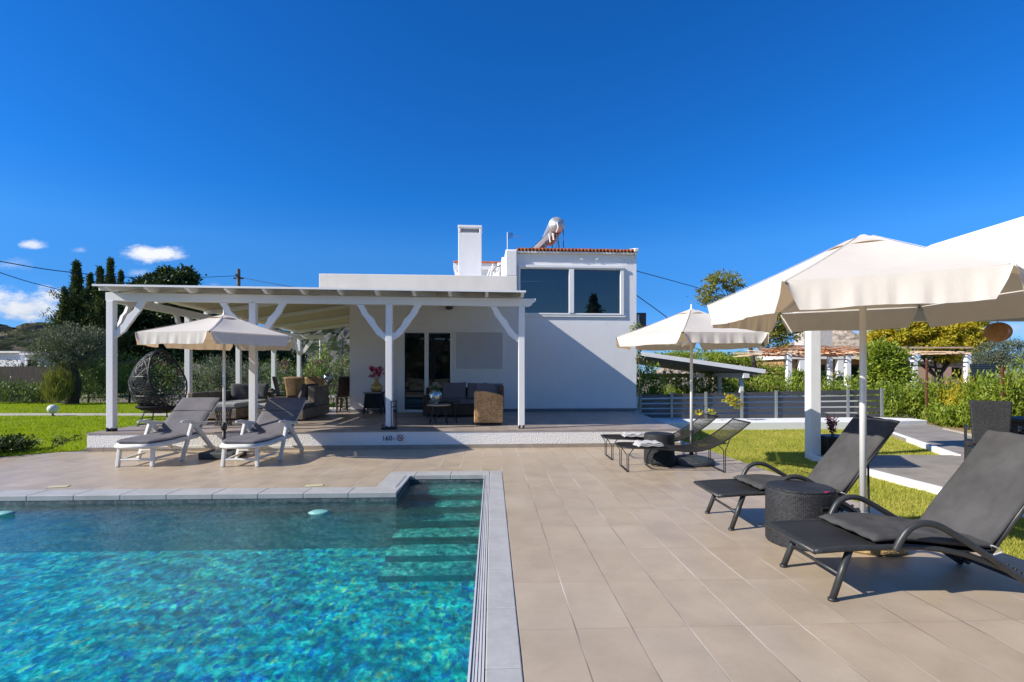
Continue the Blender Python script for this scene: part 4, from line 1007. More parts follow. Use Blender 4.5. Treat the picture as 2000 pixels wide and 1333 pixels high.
# ================================================================ white resin loungers with grey pads
def resin_lounger():
    t = thing('resin_lounger', '', 'sun lounger', (0, 0, 0), 0, 'white resin loungers with grey pads')
    W_ = .66
    def hw(y): return W_ / 2 * (sqrt(max(0., 1 - ((.34 - y) / .34) ** 2)) * .55 + .45) if y < .34 else W_ / 2
    zs_ = lambda y: .315 + .01 * sin(y * 2.2) + (.0 if y < .5 else (y - .5) * .035)
    p = MB()
    def top(i, j): y = .0 + 1.06 * i ** 1.4; return (hw(y) * (2 * j - 1), y, zs_(y))
    p.sheet(top, 20, 8); p.build('seat', M['resin'], t, smooth=True, thick=.05)
    p = MB(); ol = [(hw(y) * s_, y, zs_(y) - .015) for s_, ys in ((-1, [1.06 - 1.06 * k / 16 for k in range(17)]), (1, [1.06 * k / 16 for k in range(17)])) for y in ys]
    p.tube(ol, .024, 8); p.build('rim', M['resin'], t, smooth=True)
    for x in (-.235, .235):
        p = MB(); p.beam((x, .12, .29), (x * 1.05, .09, .0), .055, .045, up=(0, 1, 0)); p.build('front_leg', M['resin'], t, bevel=.012)
    p = MB(); p.beam((-.23, .11, .105), (.23, .11, .105), .05, .03); p.beam((-.2, .11, .105), (-.26, .66, .12), .04, .03); p.beam((.2, .11, .105), (.26, .66, .12), .04, .03); p.build('stretcher', M['resin'], t, bevel=.01)
    for s_ in (-1, 1):
        x = s_ * .335; p = MB()
        p.beam((x, .90, .55), (x * 1.0, .62, .0), .045, .075, up=(0, 1, 0), h1=.05); p.beam((x, .92, .55), (x * 1.03, 1.50, .03), .045, .085, up=(0, 1, 0), h1=.06)
        p.tube(smooth_path([(x, .62, .60), (x, .72, .605), (x, .90, .575), (x, 1.10, .545), (x, 1.26, .52)], 4), [.022] * 5 + [.03] * 12, 8)
        p.build('arm', M['resin'], t, bevel=.008)
        p = MB(); p.lathe([(.0, -.02), (.055, -.018), (.055, .018), (.0, .02)], n=16); w = p.build('wheel', M['resin'], t); w.location = (x * .95, 1.5, .055); w.rotation_euler = (0, pi / 2, 0)
    p = MB(); p.beam((-.30, .66, .16), (.30, .66, .16), .04, .03); p.build('cross_rail', M['resin'], t, bevel=.008)
    p = MB(); p.beam((-.31, 1.42, .10), (.31, 1.42, .10), .04, .05); p.build('cross_rail', M['resin'], t, bevel=.008)
    hb = Vector((0, 1.02, .34)); tb_ = Vector((0, 1.70, .865)); d = (tb_ - hb).normalized(); N = Vector((0, -d.z, d.y)); L = (tb_ - hb).length
    p = MB(); p.sheet(lambda i, j: hb + d * L * i + Vector(((j - .5) * (W_ - .04), 0, 0)) - N * .01, 8, 6); p.build('back', M['resin'], t, thick=.03)
    # pad
    def pad(path, width, name, m, th0=.045):
        pth2 = smooth_path(path, 6); n2 = len(pth2) - 1
        def f(side):
            def g(i, j):
                k = min(n2, round(i * n2)); P = pth2[k]; tg = (pth2[min(n2, k + 1)] - pth2[max(0, k - 1)]).normalized(); Nn = Vector((0, -tg.z, tg.y))
                e = min(1, min(j, 1 - j) / .07, i / .03, (1 - i) / .03); e = sqrt(max(0, 1 - (1 - e) ** 2))
                w2 = width(P.y) if callable(width) else width
                return Vector(((j - .5) * 2 * w2 + .004 * sin(9 * i), P.y, P.z)) + Nn * (side * (.008 + (th0 / 2 - .008) * e) + th0 / 2 + .003 * sin(17 * i + 6 * j))
            return g
        q = MB(); q.sheet(f(1), n2, 16); q.sheet(lambda i, j: f(-1)(i, 1 - j), n2, 16)
        q.sheet(lambda i, j: Vector(f(1)(i, 0)).lerp(Vector(f(-1)(i, 0)), 1 - j), n2, 1); q.sheet(lambda i, j: Vector(f(1)(i, 1)).lerp(Vector(f(-1)(i, 1)), j), n2, 1)
        q.sheet(lambda i, j: Vector(f(1)(0, i)).lerp(Vector(f(-1)(0, i)), j), 16, 1); q.sheet(lambda i, j: Vector(f(1)(1, i)).lerp(Vector(f(-1)(1, i)), 1 - j), 16, 1)
        return q.build(name, m, t, smooth=True)
    pad([(0, .04, .342), (0, .3, .348), (0, .6, .348), (0, .85, .355), (0, 1.03, .372)], lambda y: hw(y) - .012, 'seat_pad', M['greycush'], .05)
    a_ = hb + N * .012; b_ = hb.lerp(tb_, .5) + N * .012; c_ = hb.lerp(tb_, .66) + N * .012; e_ = tb_ + d * .05 + N * .012
    pad([a_ + d * .03, b_, c_ - d * .02], W_ / 2 - .01, 'back_pad', M['greycush'], .055)
    pad([c_, e_], W_ / 2 - .005, 'head_pad', M['greycush'], .055)
    return t
R1 = resin_lounger(); R1['label'] = 'white resin lounger with grey pad left of the parasol, before the egg chair'; R1.location = (-5.46, 7.18, 0); R1.rotation_euler.z = R(1.5)
R2 = copy_tree(R1); R2['label'] = 'white resin lounger with grey pad, right of the parasol, its headrest in shade'; R2.location = (-3.94, 7.18, 0); R2.rotation_euler.z = R(1)
# ================================================================ on the terrace (local frame HF, floor TZ)
def TP(u, v, z=0.): return HF.w(u, v, TZ + z)
def tloc(px, py, dz=0.):
    """terrace floor point seen at a photo pixel"""
    return G(px, py, TZ + dz)
# hanging egg shaped rattan chair on a standing base
egg = thing('egg_chair', 'dark open weave rattan egg chair on a wire stand near the left terrace post', 'egg chair', (-7.12, 10.15, TZ), R(0))
ec = Vector((0, 0, .88)); ra, rb, rc = .52, .48, .64
def eggp(d):
    """point on the egg along the unit direction d; the shell narrows to the top"""
    k = 1 - .22 * max(0, d.z); return Vector((d.x * ra * k, d.y * rb * k, d.z * rc)) + ec
ON = Vector((.95, -.14, .30)).normalized()             # the opening looks to the right
rs = random.Random(4)
def strands(n, r, zlo, zhi, cut=.36):
    q = MB()
    for _ in range(n):
        N = Vector((rs.gauss(0, 1), rs.gauss(0, 1), rs.gauss(0, 1))).normalized(); off = rs.uniform(-.62, .62)
        a = N.orthogonal().normalized(); b = N.cross(a); rr = sqrt(max(0, 1 - off * off)); cur = []
        for k in range(49):
            t_ = 2 * pi * k / 48; d = (N * off + (a * cos(t_) + b * sin(t_)) * rr).normalized(); P = eggp(d)
            if d.dot(ON) < cut and zlo < P.z < zhi: cur.append(P)
            else:
                if len(cur) > 2: q.tube(cur, r, 4, cap=False)
                cur = []
        if len(cur) > 2: q.tube(cur, r, 4, cap=False)
    return q
strands(72, .0055, 0, 2).build('woven_shell', M['egg'], egg)
strands(90, .006, 0, .60).build('woven_seat', M['egg'], egg)
a = ON.orthogonal().normalized(); b = ON.cross(a); c0 = .36; rr = sqrt(1 - c0 * c0)
rim_ = [eggp((ON * c0 + (a * cos(t_) + b * sin(t_)) * rr).normalized()) for t_ in [2 * pi * k / 40 for k in range(40)]]
p = MB(); p.tube(rim_, .017, 8, closed=True); p.build('rim', M['black'], egg, smooth=True)
p = MB()
for z_ in (.98, .60):
    ring = []
    for k in range(33):
        t_ = 2 * pi * k / 32; dz_ = (z_ - ec.z) / rc; h_ = sqrt(1 - dz_ * dz_); d = Vector((cos(t_) * h_, sin(t_) * h_, dz_)).normalized()
        P = eggp(d); P.z = z_
        if d.dot(ON) < c0: ring.append((t_, P))
    # start the arc after the opening
    gi = max(range(len(ring)), key=lambda i: (ring[(i + 1) % len(ring)][0] - ring[i][0]) % (2 * pi)); ring = ring[gi + 1:] + ring[:gi + 1]
    p.tube([q[1] for q in ring], .009, 6)
p.build('hoop', M['black'], egg)
p = MB(); p.lathe([(0, .30), (.30, .31), (.40, .36), (.41, .40), (.36, .38), (0, .34)], n=24); p.build('seat_pan', fabric('black_seat_pad', (.02, .02, .023)), egg, smooth=True)
p = MB(); p.tube([(.28 * cos(t_), .28 * sin(t_), .27) for t_ in [2 * pi * k / 28 for k in range(28)]], .010, 6, closed=True)
p.tube([(.38 * cos(t_), .38 * sin(t_), .012) for t_ in [2 * pi * k / 32 for k in range(32)]], .010, 6, closed=True)
p.tube([(.33 * cos(t_), .33 * sin(t_), .14) for t_ in [2 * pi * k / 32 for k in range(32)]], .007, 6, closed=True)
for k in range(8):
    t_ = 2 * pi * (k + .3) / 8; p.tube([(.26 * cos(t_), .26 * sin(t_), .30), (.38 * cos(t_), .38 * sin(t_), .012)], .008, 6)
p.build('stand', M['black'], egg)
def cushion(w, d, h, m, name='cushion', parent=None, puff=.5):
    q = MB()
    def f(s_):
        def g(i, j):
            a_, b_ = 2 * i - 1, 2 * j - 1; e = (1 - abs(a_) ** 4) * (1 - abs(b_) ** 4)
            k_ = 1 - .05 * (1 - abs(b_) ** 2) * abs(a_) - 0
            return (a_ * w / 2 * k_, b_ * d / 2 * (1 - .05 * (1 - a_ * a_) * abs(b_)), s_ * (h / 2 * max(0, e) ** .45 + .004) + .006 * sin(5 * a_ + 3 * b_))
        return g
    q.sheet(f(1), 14, 14); q.sheet(lambda i, j: f(-1)(i, 1 - j), 14, 14)
    return q.build(name, m, parent, smooth=True)
# weathered wicker corner sofa
def sofa(name, label, loc, rz, w, d, sh, bh, back_h, left, right, mw, mc, mp, ncush=2, pil=()):
    t = thing(name, label, 'sofa', loc, rz)
    p = MB(); p.box(0, w, 0, d, .04, sh); p.build('base', mw, t, bevel=.02)
    p = MB(); p.box(0, w, d - .14, d + .0, sh + .002, back_h); p.build('backrest', mw, t, bevel=.025)
    if left: p = MB(); p.box(0, .13, 0.0, d - .142, sh + .002, left); p.build('armrest', mw, t, bevel=.025)
    if right: p = MB(); p.box(w - .13, w, .0, d - .142, sh + .002, right); p.build('armrest', mw, t, bevel=.025)
    x0, x1 = (.14 if left else .01), (w - (.14 if right else .01)); n_ = max(1, ncush)
    for k in range(n_):
        a_, b_ = x0 + (x1 - x0) * k / n_ + .005, x0 + (x1 - x0) * (k + 1) / n_ - .005
        p = MB(); p.box(a_, b_, -.01, d - .145, sh + .004, sh + .12); p.build('seat_cushion', mc, t, bevel=.035)
    for (x, y, z, cw, ch_, tilt, yaw) in pil:
        c_ = cushion(cw, ch_, .16, mp, 'back_cushion', t); c_.location = (x, y, z); c_.rotation_euler = (R(tilt), 0, R(yaw))
    for x in (.05, w - .05):
        for y in (.05, d - .05): p = MB(); p.box(x - .025, x + .025, y - .025, y + .025, 0, .045); p.build('foot', M['black'], t)
    return t
sA = tloc(415, 824); sA = Vector((-6.42, 11.05, TZ))
sofa('wicker_sofa', 'weathered wicker sofa with pale grey cushions behind the left white lounger', (-7.12, 11.0, TZ), R(3.6), 1.05, 2.05, .27, .3, .60, .62, 0, M['wgrey'], M['palecush'], M['greydark'], 1,
     ((.45, 1.55, .60, .50, .42, 72, 24), (.80, 1.72, .60, .46, .42, 74, -4)))
t = thing('wicker_chaise', 'weathered wicker chaise sofa with dark cushions, its tall side towards the house', 'sofa', (-4.55, 10.95, TZ), R(3.6))
p = MB(); p.box(-1.05, 0, 0, 1.85, .03, .27); p.build('base', M['wgrey'], t, bevel=.02)
p = MB(); p.box(-.16, 0, .75, 1.85, .272, .74); p.build('backrest', M['wgrey'], t, bevel=.02)
p = MB(); p.box(-1.05, -.165, -.01, 1.84, .274, .38); p.build('seat_cushion', M['palecush'], t, bevel=.03)
p = MB(); p.box(-.163, .005, -.01, .745, .274, .38); p.build('seat_cushion', M['greydark'], t, bevel=.03)
for y, w_, m_ in ((1.02, .46, M['greydark']), (1.5, .48, M['greydark'])):
    c_ = cushion(w_, .42, .16, m_, 'back_cushion', t); c_.location = (-.30, y, .60); c_.rotation_euler = (R(74), 0, R(-92 + (y - 1.2) * 20))
t = thing('wicker_coffee_table', 'low weathered wicker table with a small black vase, behind the second terrace post', 'table', (-6.65, 13.2, TZ), R(2))
p = MB(); p.box(0, 1.0, 0, .6, .02, .46); p.build('body', M['wgrey'], t, bevel=.02); p = MB(); p.box(-.01, 1.01, -.01, .61, .463, .478); p.build('top', M['glassdark'], t)
p = MB(); p.lathe([(.04, 0), (.10, .03), (.12, .08), (.09, .13), (.05, .15), (.055, .17)], n=20); o = p.build('black_vase', simple('black_glaze', (.012, .012, .014), .15), smooth=True); o.location = (-6.42, 13.4, TZ + .48); tag(o, 'round black vase on the low wicker table', 'vase')
# ornament under the egg chair / lounger: pierced black stool
p = MB(); n_ = 18
for k in range(n_):
    a0 = 2 * pi * k / n_
    for s_ in (-1, 1): p.tube([((.12 + .03 * abs(q / 8 - .5) * 2) * cos(a0 + s_ * q * .09), (.12 + .03 * abs(q / 8 - .5) * 2) * sin(a0 + s_ * q * .09), .33 * q / 8) for q in range(9)], .006, 4)
p.lathe([(0, .33), (.16, .33), (.16, .345), (0, .345)], n=24); o = p.build('pierced_stool', M['black']); o.location = (-5.75, 10.0, TZ); tag(o, 'black pierced metal stool behind the left lounger headrest', 'stool')
# dining set at the back of the terrace
dt_ = thing('dining_table', 'long wooden dining table at the back of the terrace', 'table', (-5.9, 14.05, TZ), R(3.6))
p = MB(); p.box(0, 1.75, 0, .85, .71, .745); p.build('tabletop', simple('table_wood', (.30, .21, .14), .5, var=.3), dt_, bevel=.01)
for x in (.08, 1.67):
    for y in (.08, .77): p = MB(); p.box(x - .03, x + .03, y - .03, y + .03, 0, .71); p.build('leg', M['black'], dt_)
def dining_chair(m, seatm):
    t = thing('dining_chair', '', 'chair', (0, 0, 0), 0, 'wicker chairs round the terrace dining table')
    p = MB(); p.box(-.23, .23, -.22, .22, .40, .45); p.build('seat', seatm, t, bevel=.02)
    p = MB(); p.sheet(lambda i, j: ((i - .5) * (.40 + .10 * j), .22 + .11 * j + .03 * sin(pi * i), .43 + .52 * j + .015 * sin(pi * i) * j), 10, 10); p.build('backrest', m, t, smooth=True, thick=.03)
    for x in (-.19, .19):
        for y in (-.18, .18): p = MB(); p.beam((x, y, .40), (x * 1.08, y * 1.12, 0), .03, .03); p.build('leg', m, t)
    return t
c1 = dining_chair(M['wchair'], M['palecush']); c1['label'] = 'tan wicker dining chair with its back to the pool, left table end'; c1.location = (-5.75, 13.45, TZ); c1.rotation_euler.z = R(188)
specs = [((-6.25, 13.95, TZ), 105, 'brown wicker dining chair at the left head of the table, seen side on', M['wbrown'], M['palecush']),
         ((-5.30, 13.75, TZ), 182, 'small tan wicker dining chair half hidden beside the silver globe', M['wchair'], None),
         ((-4.95, 15.0, TZ), 3, 'tan wicker dining chair on the far side of the table, facing the pool', M['wchair'], None),
         ((-4.55, 14.1, TZ), 268, 'dark wicker dining chair tucked beside the house wall corner', M['wbrown'], None),
         ((-4.75, 13.6, TZ), 245, 'dark wicker dining chair in front of the black railing', M['wbrown'], None)]
for loc, a_, lab, m_, sm in specs:
    c = copy_tree(c1); c['label'] = lab; c.location = loc; c.rotation_euler.z = R(a_)
    if m_ is not M['wchair']:
        for ch in c.children:
            if not ch.name.startswith('seat'):
                ch.data = ch.data.copy(); ch.data.materials[0] = m_
p = MB(); p.lathe([(.0, .0), (.06, .0), (.05, .02), (.13, .09), (.16, .17), (.13, .26), (.06, .31), (.05, .33)], n=28); o = p.build('silver_globe_vase', M['mercury'], smooth=True); o.location = (-5.22, 14.25, TZ + .746); tag(o, 'round silver mercury glass vase on the dining table', 'vase')
rl = thing('railing', 'black metal railing with thin upright bars left of the house corner', 'railing', (-5.45, 14.95, TZ), R(3.6))
p = MB(); p.tube([(0, 0, .36), (1.05, 0, .36)], .012, 6); p.tube([(0, 0, .05), (1.05, 0, .05)], .010, 6)
for k in range(9): p.tube([(k * .13, 0, 0.0), (k * .13, 0, .36)], .011, 6)
p.build('bars', M['black'], rl)
p = MB(); p.box(-.2, 1.4, .25, .38, -.5, .02); o = p.build('boundary_wall', M['kerb']); o.location = (-5.45, 14.95, TZ); o.rotation_euler.z = R(3.6); tag(o, 'low white wall behind the black railing', 'wall')
# side table with bougainvillea vase
st_ = thing('side_table', 'square black side table holding an amber vase of flowers beside the door', 'side table', Vector((-3.58, 13.05, TZ)), R(3.6))
p = MB(); p.box(-.24, .24, -.24, .24, .53, .565); p.build('tabletop', M['wblack'], st_, bevel=.008)
p = MB(); p.box(-.20, .20, -.20, .20, .15, .527); p.build('body', M['wblack'], st_)
for x in (-.20, .20):
    for y in (-.20, .20): p = MB(); p.beam((x * .9, y * .9, .52), (x * 1.12, y * 1.12, 0), .035, .035); p.build('leg', M['black'], st_)
p = MB(); p.box(-.235, .235, -.245, -.241, .545, .560); p.build('edge_strip', M['steel'], st_)
vz = TZ + .566
v_ = thing('flower_vase', 'amber glass vase of magenta bougainvillea on the black side table', 'vase', (-3.52, 13.05, vz))
p = MB(); p.lathe([(0, 0), (.12, .01), (.155, .08), (.145, .17), (.075, .23), (.05, .29), (.058, .36)], n=26); p.build('vase', M['gold'], v_, smooth=True)
P_ = []
for k in range(26):
    c_ = np.array([rng.uniform(-.19, .21), rng.uniform(-.14, .14), rng.uniform(.40, .66)]); c_[0] *= .6 + (c_[2] - .3)
    q_, d_ = ball_points(14, c_, (.05, .05, .045)); P_.append(q_)
vv, ff, rr_ = leaf_arrays(np.concatenate(P_), .045, .035)
np_mesh('blossom', vv, ff, leafmat('bougainvillea', [(0, (.25, .0, .05)), (.5, (.50, .01, .12)), (1, (.72, .04, .22))]), v_, rr_)
p = MB()
for k in range(9): p.tube([(0, 0, .3), (rs.uniform(-.15, .15), rs.uniform(-.1, .1), .58)], .004, 4)
p.build('stems', simple('green_stem', (.08, .12, .03)), v_)
# brown sofa with a tan arm, and the pair of small round tables
bsf = thing('woven_sofa', 'dark woven sofa with brown cushions under the roller shutter, its lit cane arm nearest', 'sofa', Vector((-2.12, 11.9, TZ)), R(3.6))
p = MB(); p.box(.0, 1.85, 0, .82, .05, .30); p.build('base', M['wbrown'], bsf, bevel=.02)
p = MB(); p.box(.0, 1.85, .70, .82, .302, .70); p.build('backrest', M['wbrown'], bsf, bevel=.03)
p = MB(); p.box(.0, .12, 0, .698, .302, .52); p.build('armrest', M['wbrown'], bsf, bevel=.03)
p = MB(); p.box(.13, 1.25, -.01, .69, .304, .41); p.build('seat_cushion', M['brownsof'], bsf, bevel=.035)
for (x, y, z, w_, h_, tl_, yw) in ((.72, .55, .60, .60, .48, 70, 2), (1.28, .55, .60, .5, .46, 68, -7)):
    c_ = cushion(w_, h_, .17, M['brownsof'], 'back_cushion', bsf); c_.location = (x, y, z); c_.rotation_euler = (R(tl_), 0, R(yw))
# the cane end unit, lit by the sun
x0, x1 = HF.ray(918, 780, -4.13 + 0)[0], 0
ar = thing('cane_armchair', 'tan cane armchair seen from its rounded side, sunlit near the right terrace post', 'armchair', Vector((-.755, 9.98, TZ)), R(3.6))
p = MB(); prof = [(0, .055), (.60, .055), (.60, .60)] + [(.60 - .30 * sin(t_) * 1.0 - .0, .60 + .095 * sin(t_)) for t_ in [pi / 2 * k / 6 for k in range(1, 7)]] + [(.10, .70), (.0, .68)]
prof = [(0, .055), (.57, .055), (.585, .56), (.57, .60), (.45, .645), (.28, .68), (.08, .695), (.0, .68)]
p.plate(prof, (0, .0, 0), (1, 0, 0), (0, 0, 1), (0, .10, 0)); p.build('side_panel', M['wtan'], ar, bevel=.02)
p = MB(); p.box(.02, .57, .105, .75, .10, .34); p.build('base', M['wtan'], ar)
p = MB(); p.plate(prof, (0, .76, 0), (1, 0, 0), (0, 0, 1), (0, .10, 0)); p.build('side_panel', M['wtan'], ar, bevel=.02)
p = MB(); p.box(.50, .60, .105, .755, .345, .80); p.build('backrest', M['wbrown'], ar, bevel=.02)
p = MB(); p.box(.0, .49, .108, .75, .344, .45); p.build('seat_cushion', M['brownsof'], ar, bevel=.03)
c_ = cushion(.56, .30, .16, M['brownsof'], 'back_cushion', ar); c_.location = (.32, .35, .70); c_.rotation_euler = (R(62), R(0), R(4))
for x in (.06, .52):
    for y in (.06, .80): p = MB(); p.box(x - .025, x + .025, y - .025, y + .025, 0, .055); p.build('foot', M['black'], ar)
def round_table(label, loc, r, h, m, lm):
    t = thing('round_table', label, 'side table', loc, 0, 'small round tables in front of the terrace door')
    p = MB(); p.lathe([(0, h), (r, h), (r + .01, h + .015), (r, h + .025), (0, h + .018)], n=36); p.build('tabletop', m, t)
    for k in range(4):
        a_ = R(45 + 90 * k + 12); p = MB(); p.tube([(r * .62 * cos(a_), r * .62 * sin(a_), h), (r * 1.05 * cos(a_), r * 1.05 * sin(a_), 0)], .012, 6); p.build('leg', lm, t)
    return t
round_table('dark round table on splayed black legs behind the silver vase', (-1.42, 10.75, TZ), .30, .43, M['black'], M['black'])
round_table('smaller pale topped round table under the silver vase with green hydrangea', (-1.51, 10.32, TZ), .235, .385, simple('pale_tray', (.50, .42, .30), .4), M['black'])
hv = thing('hydrangea_vase', 'silver mercury glass vase with pale hydrangea before the terrace door', 'vase', (-1.57, 10.32, TZ + .412))
p = MB(); p.lathe([(0, 0), (.06, 0), (.045, .02), (.09, .06), (.135, .14), (.125, .23), (.075, .28), (.07, .30)], n=28); p.build('vase', M['mercury'], hv, smooth=True)
P_ = [ball_points(60, (dx_, dy_, .36 + dz_), (.06, .06, .05))[0] for dx_, dy_, dz_ in ((0, 0, .03), (-.06, .03, -.02), (.05, -.02, 0), (.02, .05, -.01))]
vv, ff, rr_ = leaf_arrays(np.concatenate(P_), .035, .03); np_mesh('bloom', vv, ff, leafmat('pale_hydrangea', [(0, (.10, .16, .06)), (.5, (.32, .36, .24)), (1, (.55, .55, .45))]), hv, rr_)
q_, d_ = ball_points(45, (0, 0, .30), (.12, .12, .05)); vv, ff, rr_ = leaf_arrays(q_, .08, .05); np_mesh('leaves', vv, ff, leafmat('hydrangea_leaf', [(0, (.01, .05, .02)), (1, (.04, .12, .03))]), hv, rr_)
# lantern frame round the third post
ln = thing('post_guard', 'black metal frame standing at the foot of the third terrace post', 'stand', (-2.33, 9.36, TZ), R(3.6))
p = MB()
for x in (-.085, .09, .165):
    for y in (-.08, .08): p.box(x - .006, x + .006, y - .006, y + .006, 0, .53 if x > 0 else .10)
for y in (-.08, .08):
    for z in (.527, .42): p.box(.0965, .1585, y - .005, y + .005, z - .006, z + .006)
p.box(.160, .170, -.07, .07, .52, .53); p.box(-.09, .17, -.092, .092, 0, .035); p.build('frame', M['black'], ln)
# depth marker painted on the step: 160- and a red no diving ring
def text_obj(body, size, m, name):
    cu = bpy.data.curves.new(name, 'FONT'); cu.body = body; cu.size = size; cu.extrude = .0015
    tmp = bpy.data.objects.new('tmp_text', cu); col.objects.link(tmp)
    dg = bpy.context.evaluated_depsgraph_get(); me = bpy.data.meshes.new_from_object(tmp.evaluated_get(dg)); bpy.data.objects.remove(tmp)
    me.materials.clear(); me.materials.append(m); o = bpy.data.objects.new(name, me); col.objects.link(o); return o
um, zm = HF.ray(746, 861, -4.53)
dm = thing('depth_marker', 'blue 160 depth figures with red no diving ring painted on the white step', 'depth marker', HF.w(um, -4.523, 0), HF.a)
o = text_obj('160-', .125, simple('navy_paint', (.015, .03, .09), .6), 'figures'); o.parent = dm; o.rotation_euler = (pi / 2, 0, 0); o.location = (0, -.022, zm + .005)
p = MB(); rc_ = Vector((.325, -.022, zm + .05)); p.tube([rc_ + Vector((.052 * cos(a_), 0, .052 * sin(a_))) for a_ in [2 * pi * k / 24 for k in range(24)]], .007, 5, closed=True)
p.beam(rc_ + Vector((-.03, -.002, .03)), rc_ + Vector((.03, -.002, -.03)), .006, .008); p.build('ring', simple('red_paint', (.45, .03, .03), .6), dm)
p = MB(); p.lathe([(.0, 0), (.012, 0), (.012, .004), (0, .004)], n=10)
p = MB(); p.tube([rc_ + Vector((-.015, -.001, .0)), rc_ + Vector((.018, -.001, .006))], .006, 5); p.tube([rc_ + Vector((.0, -.001, .005)), rc_ + Vector((-.012, -.001, -.016))], .004, 5); p.build('swimmer', simple('navy_paint2', (.02, .03, .08), .6), dm)
# pool fittings
p = MB(); p.lathe([(0, .02), (.07, .016), (.10, 0), (.08, -.02), (0, -.03)], n=24); o = p.build('pool_float', simple('pale_turquoise_plastic', (.20, .45, .42), .5), smooth=True); o.location = G(624, 1001, WZ + .004); o.scale = (1.15, .8, 1); tag(o, 'pale turquoise float bobbing near the far pool wall, middle of the pool', 'pool float')
p = MB(); p.lathe([(0, .02), (.07, .016), (.11, 0), (.08, -.02), (0, -.03)], n=24); o = p.build('pool_float', simple('pale_turquoise_plastic2', (.20, .45, .42), .5), smooth=True); o.location = G(8, 1003, WZ + .02); o.scale = (1.0, .6, 1); tag(o, 'pale turquoise float at the left edge of the picture, by the far pool wall', 'pool float')
for k, (x, y) in enumerate(((114, 951.5), (614, 949.5))):
    p = MB(); p.cbox((0, 0, .004), .20, .10, .006, R(20)); o = p.build('deck_cover', simple('yellowed_plastic' + str(k), (.62, .56, .33), .5)); o.location = G(x, y); tag(o, ('small yellowed cover plate in the deck near the left edge', 'small yellowed cover plate in the deck left of the pool steps')[k], 'cover plate', 'yellowed cover plates in the deck')

# ================================================================ roof fittings: water heater, aerial
hp = HF.ray(1088, 438, 1.2)
wh = thing('water_heater', 'silver solar water heater with sloping collector on the tiled roof', 'water heater', HF.w(hp[0], 1.2, hp[1]), HF.a)
p = MB(); p.lathe([(0, 0), (.08, .0), (.09, .02), (.15, .025), (.16, .04), (.225, .05), (.24, .08), (.24, 1.65), (.19, 1.7), (0, 1.71)], n=28)
tank = p.build('tank', simple('dull_aluminium', (.50, .52, .54), .42, .45, var=.3, scale=9, bump=.4, bscale=14), wh, smooth=True); tank.rotation_euler = (-pi / 2, 0, 0); tank.location = (0, -.0, 0)
p = MB(); p.beam((-.02, .85, -.10), (-.80, .85, -.86), 1.3, .13, up=(0, 0, 1)); p.build('collector', simple('pale_heater_casing', (.55, .57, .58), .6), wh, bevel=.01)
p = MB(); p.beam((-.07, .85, -.03), (-.85, .85, -.79), 1.2, .01, up=(0, 0, 1)); p.build('collector_glass', M['glassdark'], wh)
p = MB()
for a_, b_ in (((.02, .1, -.2), (-.02, .1, -1.0)), ((.02, .1, -.2), (.12, .1, -1.0)), ((.20, .1, -.1), (.22, .1, -1.0)), ((.02, 1.2, -.2), (.05, 1.2, -1.0)), ((-.35, .1, -.5), (-.28, .1, -1.0)), ((.05, .1, -.14), (.21, .1, -.16))): p.tube([a_, b_], .014, 6)
p.build('stand', simple('blue_grey_steel', (.05, .08, .14), .5, .4), wh)
p = MB(); p.tube([(-.12, .0, -.28), (-.10, .0, -.48)], .025, 8); p.tube([(-.24, .0, -.30), (-.20, .0, -.55)], .022, 8); p.tube([(.0, -.02, .06), (.03, -.03, -.12), (-.02, -.0, -.25)], .02, 8); p.build('pipe', M['kerb'], wh)
ap = HF.ray(991, 488, .3); at_ = HF.ray(991, 454, .3)
an = thing('aerial', 'small roof aerial with short crossbars beside the chimney', 'aerial', HF.w(ap[0], .3, ap[1] - .05), HF.a)
h_ = at_[1] - ap[1]; p = MB(); p.tube([(0, 0, 0), (0, 0, h_ + .05)], .012, 6); p.build('mast', M['kerb'], an)
p = MB(); p.tube([(0, 0, h_ - .02), (.42, .1, h_ - .06)], .006, 5); p.build('boom', M['steel'], an)
p = MB()
for k in range(4): p.tube([(.05 + .03 * k, -.08, h_ + .03 - .02 * (k % 2)), (.03 + .045 * k, .1, h_ - .12 + .02 * k)], .007, 5)
p.build('crossbars', M['black'], an)

# ================================================================ fence on the low wall
fn = thing('slat_fence', 'grey horizontal slat fence with steel posts along the side lawn', 'fence', (0, 0, 0))
fA, fB = Vector((3.95, 14.35, KZ(.19))), Vector((10.05, 15.0, KZ(.14)))
fz = lambda t_: (KZ(.85) + (KZ(.94) - KZ(.85)) * t_)
tops = lambda t_: fz(t_); bots = lambda t_: fA.z + (fB.z - fA.z) * t_ + .02
tpost = [0.0, .12, .265, .405, .55, .72, .86, 1.0]
pxs = [1250, 1311, 1378, 1448, 1515, 1584, 1655, 1721]
def fpt(px):
    d = Vector(((px - CX) / F, 1)); A2, B2 = fA.xy, fB.xy; e = B2 - A2
    # A + e s = d k
    det = e.x * (-d.y) - (-d.x) * e.y; s_ = ((-A2.x) * (-d.y) - (-d.x) * (-A2.y)) / det
    return s_
tpost = [fpt(q) for q in pxs]
for a_, b_ in zip(tpost, tpost[1:]):
    p = MB(); n_ = 5
    for k in range(n_):
        A = fA.lerp(fB, a_); B = fA.lerp(fB, b_)
        for_ = lambda P, s_: Vector((P.x, P.y, bots(s_) + (tops(s_) - bots(s_)) * (k + .5) / n_))
        p.beam(for_(A, a_), for_(B, b_), .022, (tops(a_) - bots(a_)) / n_ - .040)
    p.build('slats', M['slatgrey'], fn)
for s_ in tpost:
    A = fA.lerp(fB, s_); p = MB(); p.box(A.x - .035, A.x + .035, A.y - .05, A.y - .0125, KZ(.1), tops(s_) + .02); p.build('post', M['galv'], fn)
